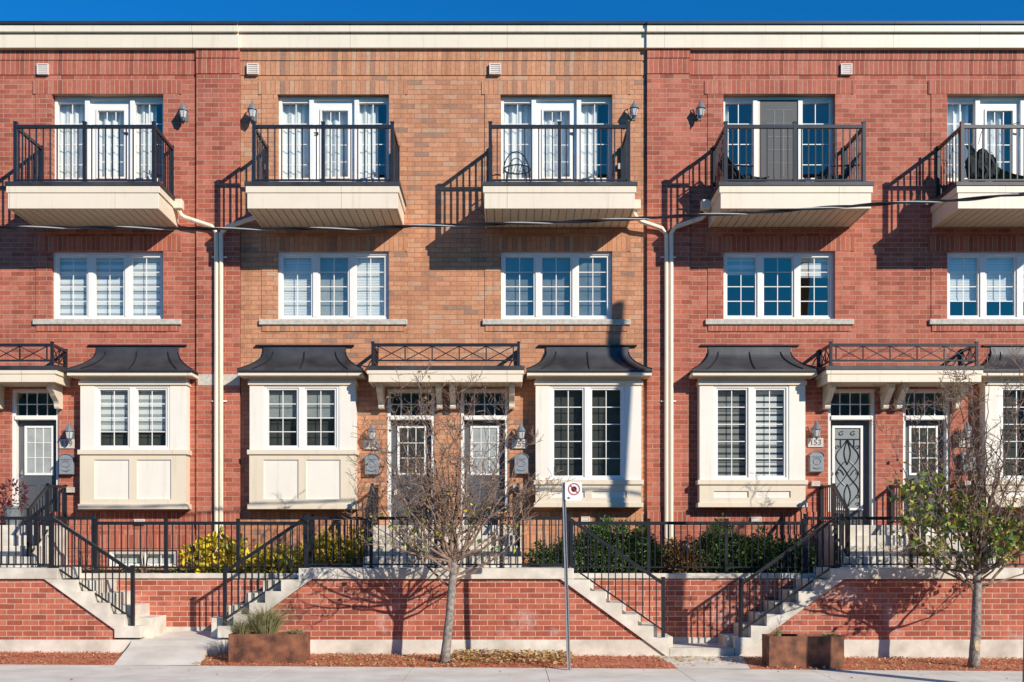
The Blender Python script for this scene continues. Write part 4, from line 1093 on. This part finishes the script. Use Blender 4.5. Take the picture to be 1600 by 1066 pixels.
# ------------------------------------------------------------ planters and plants
def planter(x0, x1, d, ztop, dep, label):
    zb_ = gz((x0+x1)/2)+.0
    t = thing('steel_planter', ((x0+x1)/2, -d+dep/2, zb_), label, 'planter', 'rusty steel planter boxes')
    mb = MB(); w = .012
    mb.box(x0, x1, -d, -d+w, zb_, ztop); mb.box(x0, x1, -d+dep-w, -d+dep, zb_, ztop); mb.box(x0, x0+w, -d+w, -d+dep-w, zb_, ztop); mb.box(x1-w, x1, -d+w, -d+dep-w, zb_, ztop)
    mb.build('box', 'corten', t); MB().box(x0+w, x1-w, -d+w, -d+dep-w, zb_, ztop-.05).build('soil', 'soil', t)
planter(X(357, 3.5), X(476, 3.5), 3.5, Z(991, 3.5), .47, 'rusty steel planter with a tall grass clump, left of the bare tree')
planter(X(1202, 3.6), X(1319, 3.6), 3.6, Z(994.5, 3.6), .47, 'rusty steel planter nearly empty, crossed by the pole shadow')
def blades(name, x, y, z, n, h, spread, label, cat, mat='blade', seed=1, w=.006, lean=1.0):
    r = random.Random(seed); mb = MB()
    for _ in range(n):
        th = r.uniform(0, 6.28); rr = spread*.25*r.random(); L = h*r.uniform(.5, 1.1); out = r.uniform(.1, 1)*spread*lean
        p0 = Vector((x+rr*math.cos(th), y+rr*.6*math.sin(th), z)); dv = Vector((math.cos(th), .6*math.sin(th), 0))
        p1 = p0+dv*out*.35+Vector((0, 0, L*.6)); p2 = p0+dv*out+Vector((0, 0, L*r.uniform(.6, 1.0)))
        s_ = Vector((-math.sin(th), math.cos(th), 0))*w
        if r.random() < .5: s_ = Vector((w, 0, 0))
        mb.quad(tuple(p0-s_), tuple(p0+s_), tuple(p1+s_*.8), tuple(p1-s_*.8)); mb.quad(tuple(p1-s_*.8), tuple(p1+s_*.8), tuple(p2+s_*.15), tuple(p2-s_*.15))
    return tag(mb.build(name, mat), label, cat)
pzt = Z(991, 3.5)-.05
blades('ornamental_grass', X(415, 3.3), -3.3, pzt, 900, .56, .6, 'tall green and straw grass clump in the left rusty planter', 'grass plant', seed=3, w=.0042)
blades('ornamental_grass', X(378, 3.3), -3.3, pzt, 380, .32, .42, 'short dry grass tuft at the left end of the left planter', 'grass plant', seed=4, w=.0042)
blades('small_weed', X(462, 3.3), -3.3, pzt, 110, .13, .22, 'low green weeds at the right end of the left planter', 'plant', seed=6, w=.012)
blades('ornamental_grass', X(1216, 3.4), -3.4, Z(994.5, 3.6)-.05, 60, .22, .14, 'small grass tuft with pale seed stalks in the right planter', 'grass plant', seed=7)
blades('small_weed', X(1296, 3.4), -3.4, Z(994.5, 3.6)-.05, 120, .1, .2, 'low bright weeds at the right end of the right planter', 'plant', seed=8, w=.012)

def leaves(mb, c, rad, n, size, r, aspect=.5, droop=0.0, shell=.45):
    for _ in range(n):
        while True:
            v = Vector((r.uniform(-1,1), r.uniform(-1,1), r.uniform(-1,1)))
            if .05 < v.length < 1: break
        v = v.normalized()*(v.length**shell if shell else v.length)
        p = Vector((c[0]+v.x*rad[0], c[1]+v.y*rad[1], c[2]+v.z*rad[2]))
        a = (v + Vector((r.uniform(-1,1), r.uniform(-1,1), r.uniform(-1,1)-droop))*.9).normalized()
        b = a.cross(Vector((r.uniform(-1,1), r.uniform(-1,1), r.uniform(-1,1)))).normalized()
        l = size*r.uniform(.6, 1.25); w = l*aspect; nrm = a.cross(b)*l*.12
        m_ = p+a*l*.5
        mb.v += [tuple(p), tuple(m_-b*w*.5+nrm), tuple(p+a*l), tuple(m_+b*w*.5+nrm)]
        i = len(mb.v)-4; mb.f.append((i, i+1, i+2, i+3))
def stems(mb, x, y, z, n, h, sp, r, rad=.008):
    for _ in range(n):
        th = r.uniform(0, 6.28); o = sp*r.random()
        mb.tube([(x+.04*math.cos(th), y+.03*math.sin(th), z), (x+o*.5*math.cos(th), y+o*.3*math.sin(th), z+h*.5), (x+o*math.cos(th), y+o*.5*math.sin(th), z+h*r.uniform(.7, 1))], [rad, rad*.8, rad*.4], 4)
def shrub(x, y, clumps, mat, size, dens, label, cat='shrub', group=None, aspect=.5, seed=0, name='shrub', bz=-.52):
    r = random.Random(seed+int(abs(x)*100)); t = thing(name, (x, y, bz), label, cat, group)
    mb = MB()
    for (dx_, dy_, dz_, rx, ry, rz) in clumps:
        leaves(mb, (x+dx_, y+dy_, bz+dz_), (rx, ry, rz), int(dens*rx*rz*100), size, r, aspect)
        leaves(mb, (x+dx_, y+dy_, bz+dz_), (rx*1.5, ry*1.3, rz*1.4), int(dens*rx*rz*14), size*1.1, r, aspect, shell=.9)
    mb.build('foliage', mat, t)
    mb = MB(); stems(mb, x, y, bz, 9, .55, .3, r); mb.build('stems', 'twig', t)
def rc(w, h, n, seed, dy=.2):
    r = random.Random(seed); out = []
    for _ in range(n):
        u = r.uniform(-1, 1); hh = h*(1-.35*u*u)*r.uniform(.65, 1.05)
        out.append((u*w, r.uniform(-dy, dy), hh*r.uniform(.25, .92), r.uniform(.13, .22), r.uniform(.12, .2), r.uniform(.13, .22)))
    return out
g = 'laurel bushes behind the lower fences'
LB = [(912, 36, .66, 'dense green laurel just right of the sign post, left of three touching bushes'), (950, 30, .74, 'green laurel bush under the right half of the tall bare bay'),
      (992, 28, .66, 'green laurel bush in front of the orange and red wall joint'), (1120, 32, .70, 'green laurel bush left of the fence post below the shuttered bay'),
      (1175, 34, .62, 'green laurel bush below the middle of the shuttered bay'), (1225, 30, .60, 'dark laurel bush at the foot of the right stairs railing')]
for i, (px, w, hh, lab) in enumerate(LB):
    shrub(X(px, .8), -.8, rc(w/83., hh*1.35, 26, 20+i), 'leafg', .085, 60, lab, group=g, aspect=.38, seed=i)
shrub(X(860, .9), -.9, rc(.36, .6, 16, 40), 'leafg', .08, 50, 'small dark green bush left of the sign post', group=g, aspect=.4, seed=11)
shrub(X(1052, .8), -.8, rc(.25, .62, 12, 41), 'leafr', .07, 44, 'red and brown autumn shrub between the laurels', aspect=.45, seed=12)
shrub(X(1084, .85), -.85, rc(.2, .42, 8, 42), 'leafr', .06, 44, 'low rusty orange shrub beside the red brown one', aspect=.45, seed=13)
g = 'yellow autumn shrubs'
for i, (px, w, hh, lab) in enumerate([(352, .5, .58, 'bright yellow leafy shrub left of the second fence post'), (425, .33, .5, 'yellow leafy shrub half hidden by the stair handrail'),
                                     (500, .36, .66, 'golden shrub just right of the handrail top post'), (545, .36, .72, 'tall golden shrub left of the middle porch')]):
    shrub(X(px, .95), -.95, rc(w*1.1, hh*1.2, 15, 60+i, .2), 'leafy', .14 if i < 2 else .10, 13 if i < 2 else 18, lab, group=g, aspect=.8, seed=30+i)
for i, (px, lab) in enumerate([(130, 'low green ground plant at the foot of the leftmost fence post'), (225, 'low green plants in front of the basement window'), (300, 'dark green tuft left of the yellow shrub'),
                              (440, 'dark green undergrowth beneath the yellow shrubs')]):
    shrub(X(px, 1.05), -1.05, [(q*.14-.4, 0, .08, .13, .1, .08) for q in range(7)], 'leafg', .05, 30, lab, 'plant', 'low ground plants behind the fence', .5, 70+i, 'ground_plant')
def spot(px, label):
    x, z = X(px, 1.1), -.48
    t = thing('garden_spotlight', (x, -1.1, z-.05), label, 'spotlight', 'small garden spotlights')
    MB().tube([(x, -1.1, z), (x, -1.1, z+.42)], .012, 6).build('stake', 'black', t)
    MB().tube([(x-.1, -1.1, z+.38), (x-.02, -1.12, z+.44), (x+.03, -1.13, z+.47)], [.035, .045, .05], 8).build('head', 'black', t)
    MB().tube([(x+.031, -1.13, z+.471), (x+.045, -1.135, z+.48)], [.04, .04], 8).build('lens', 'white', t)
spot(305, 'small black spotlight with white lens left of the yellow shrub'); spot(1071, 'small spotlight among the laurels right of the downspouts')
# flower pot on the left porch
x, y, z = X(4, 1.0), -.6, Z(822)
t = thing('flower_pot', (x, y, z), 'dark grey pot with wilting purple plant on the left porch', 'plant pot')
MB().lathe(x, y, [(.12, z), (.17, z+.3), (.19, z+.32), (.19, z+.36), (.16, z+.36)], 14).build('pot', 'lamp', t)
mb = MB(); leaves(mb, (x+.02, y, z+.55), (.22, .2, .3), 260, .11, random.Random(3), .3); mb.build('foliage', 'purple', t)

# ------------------------------------------------------------ street trees
def curve_branch(p0, p1, sag, n, r, jit):
    p0, p1 = Vector(p0), Vector(p1); c = p0.lerp(p1, .45) + Vector(sag); out = []
    for i in range(n+1):
        t_ = i/n; p = p0*(1-t_)**2 + c*2*t_*(1-t_) + p1*t_*t_
        if 0 < i < n: p += Vector((r.uniform(-1,1), r.uniform(-1,1), r.uniform(-1,1)))*jit
        out.append(p)
    return out
def twigs(mb, path, r0, r, level, ends, dens=1.0, L0=.7):
    n = len(path)
    for i in range(max(1, n//4), n):
        if r.random() > dens: continue
        p = path[i]; tdir = (path[i]-path[i-1]).normalized()
        side = Vector((r.uniform(-1,1), r.uniform(-.9,.9), r.uniform(-.5,.8))).normalized()
        dv = (tdir*.6+side*.95+Vector((0,0,.1))).normalized()
        L = L0*r.uniform(.4, 1.0)*(1-.35*i/n)
        m = 5; q = p.copy(); pts = [q.copy()]
        for k_ in range(m):
            dv = (dv + Vector((r.uniform(-1,1), r.uniform(-1,1), r.uniform(-.5,.9)))*.22).normalized(); q = q+dv*L/m; pts.append(q.copy())
        rr = r0*(1-.6*i/n)*.5
        rad = [max(.0036, rr*(1-.7*k_/m)) for k_ in range(m+1)]
        mb.tube(pts, rad, 4 if level else 5, cap=False); ends.append(pts[-1]); ends.append(pts[-2])
        if level > 0: twigs(mb, pts, rr, r, level-1, ends, .9, L0*.55)
def street_tree(base, fork, tips, seed, label, trunk_r, leafreg, dens=.5, knot=None, lean=.05):
    r = random.Random(seed); t = thing('street_tree', (base[0], base[1], base[2]), label, 'tree')
    tp = curve_branch(base, fork, (0.03, 0, 0), 8, r, .006)
    mb = MB(); mb.tube(tp, [trunk_r*1.35, trunk_r*1.08]+[trunk_r*(1-.03*i) for i in range(7)], 12); mb.build('trunk', 'bark', t, smooth=True)
    cr = MB(); ends = []
    f = Vector(fork); tp = [Vector(p) for p in tp]
    lead = curve_branch(fork, (fork[0]+lean, fork[1]+.05, fork[2]+1.15), (-.06, .05, 0), 7, r, .03)
    cr.tube(lead, [trunk_r*(.78-.09*i) for i in range(8)], 8, cap=False)
    for (px, py, dd) in tips:
        tip = Vector((X(px, dd), -dd, Z(py, dd)))
        hgt = max(0, min(1, (tip.z-f.z)/2.8)); u = r.uniform(0, .85)*hgt; q = u*(len(lead)-1); k0 = min(int(q), len(lead)-2)
        start = lead[k0].lerp(lead[k0+1], q-k0) if r.random() < .5 else tp[-1].lerp(tp[-3], r.random())
        out = tip-start; L = out.length
        n = max(5, int(L/.16)); pa = curve_branch(start, tip, (out.x*.22, out.y*.2, -abs(out.x)*.12), n, r, .022)
        rb = trunk_r*(.22+.14*min(1.6, L)/1.6)
        rad = [max(.004, rb*(1-.88*(i/n)**.8)) for i in range(n+1)]
        cr.tube(pa, rad, 6, cap=False); twigs(cr, pa, rb, r, 2 if L > .9 else 1, ends, dens, min(.8, .25+L*.3))
    cr.build('crown', 'twig', t)
    for (mat, regs, n, sz) in leafreg:
        lf = MB(); pool = []
        for e in ends:
            px = 792+e.x*F/(20+e.y); py = 853-e.z*F/(20+e.y)
            for (cx_, cy_, rx, ry) in regs:
                if ((px-cx_)/rx)**2+((py-cy_)/ry)**2 < 1: pool.append(e); break
        for _ in range(n if pool else 0):
            e = r.choice(pool); p = e+Vector((r.gauss(0,.05), r.gauss(0,.05), r.gauss(0,.05)))
            leaves(lf, p, (.02,.02,.02), 1, sz, r, .8, .6)
        if lf.f: lf.build('leaves', mat, t)
    if knot:
        kx, ky, kz = knot; o = MB(); o.poly([(kx+.05*math.cos(a), ky, kz+.11*math.sin(a)) for a in [2*math.pi*i/12 for i in range(12)]]); 
        o.prism([(kx+.035*math.cos(a), kz+.085*math.sin(a)) for a in [2*math.pi*i/12 for i in range(12)]], ky-.012, ky); o.build('pruning_scar', 'leafo_plain', t)
M['leafo_plain'] = plain('bare_wood', (.5, .38, .22), .8, .2, 20)
d1 = 3.35
r0 = random.Random(2)
T1 = [(566, 645), (590, 690), (572, 735), (612, 640), (640, 672), (655, 612), (672, 640), (700, 668), (722, 612), (738, 648), (762, 690), (792, 655), (815, 700), (838, 735), (848, 772), (600, 770), (615, 805), (640, 742), (690, 700), (745, 740), (800, 790), (625, 850), (810, 830), (780, 720), (660, 720), (585, 830), (650, 800), (720, 700), (760, 800), (835, 810), (610, 720), (560, 790)]
street_tree((X(694, d1), -d1, gz(-1)+.0), (X(709, d1), -d1, Z(878, d1)), [(a, b, d1+r0.uniform(-.75, .75)) for a, b in T1], 11,
            'bare multi stemmed street tree with a leaning trunk, left of the no stopping sign', .074,
            [('leafy', [(620, 815, 60, 35), (690, 800, 60, 50)], 60, .06), ('leaft', [(600, 820, 60, 30), (770, 830, 60, 50), (690, 850, 60, 40)], 90, .09), ('leafo', [(650, 700, 200, 120), (780, 780, 90, 60)], 150, .06)])
d2 = 3.45
T2 = [(1398, 700), (1418, 640), (1440, 690), (1470, 600), (1500, 588), (1520, 640), (1545, 592), (1575, 625), (1600, 588), (1622, 660), (1650, 720), (1660, 790), (1400, 790), (1420, 840), (1430, 760), (1470, 720), (1500, 700), (1560, 720), (1590, 760), (1630, 840), (1470, 800), (1550, 800), (1480, 650), (1595, 690), (1510, 760), (1410, 870), (1460, 860), (1580, 850), (1615, 800), (1640, 870), (1540, 760)]
street_tree((X(1521, d2), -d2, gz(7.5)), (X(1527, d2), -d2, Z(893, d2)), [(a, b, d2+r0.uniform(-.75, .75)) for a, b in T2], 23,
            'street tree with green leaves low in its crown, right of the empty planter', .08,
            [('leaft', [(1440, 790, 50, 60), (1490, 830, 70, 55), (1560, 840, 50, 35)], 1050, .105), ('leaft', [(1600, 830, 60, 40), (1430, 740, 40, 40)], 160, .09), ('leafo', [(1480, 700, 150, 120)], 130, .06)],
            knot=(X(1523, d2)+.0, -d2-.072, Z(1008, d2)))

# ------------------------------------------------------------ across the street (seen only as reflections in the low windows)
t = thing('opposite_building', (0, -32, -2), 'brown brick building across the street, mirrored in the ground floor windows', 'building')
mb = MB(); mb.box(-38, 4, -42, -32, -2.2, 8.4); mb.box(4.0, 38, -42, -32.6, -2.2, 9.1); mb.build('wall', 'brown', t)
mb = MB(); mb.box(-38.3, 3.99, -42.2, -31.8, 8.4, 8.7); mb.box(4.0, 38.2, -42, -32.4, 9.1, 9.4); mb.build('roof', 'roof', t)
mb = MB()
for fl in (0, 3.2, 6.4):
    for k_ in range(-35, 36, 3):
        if 2 < k_ < 5: continue
        mb.box(k_, k_+1.5, -32.05 + (0 if k_ < 4 else -.6), -31.97 + (0 if k_ < 4 else -.6), -.5+fl, 1.1+fl)
mb.split('window', 'dark', t)
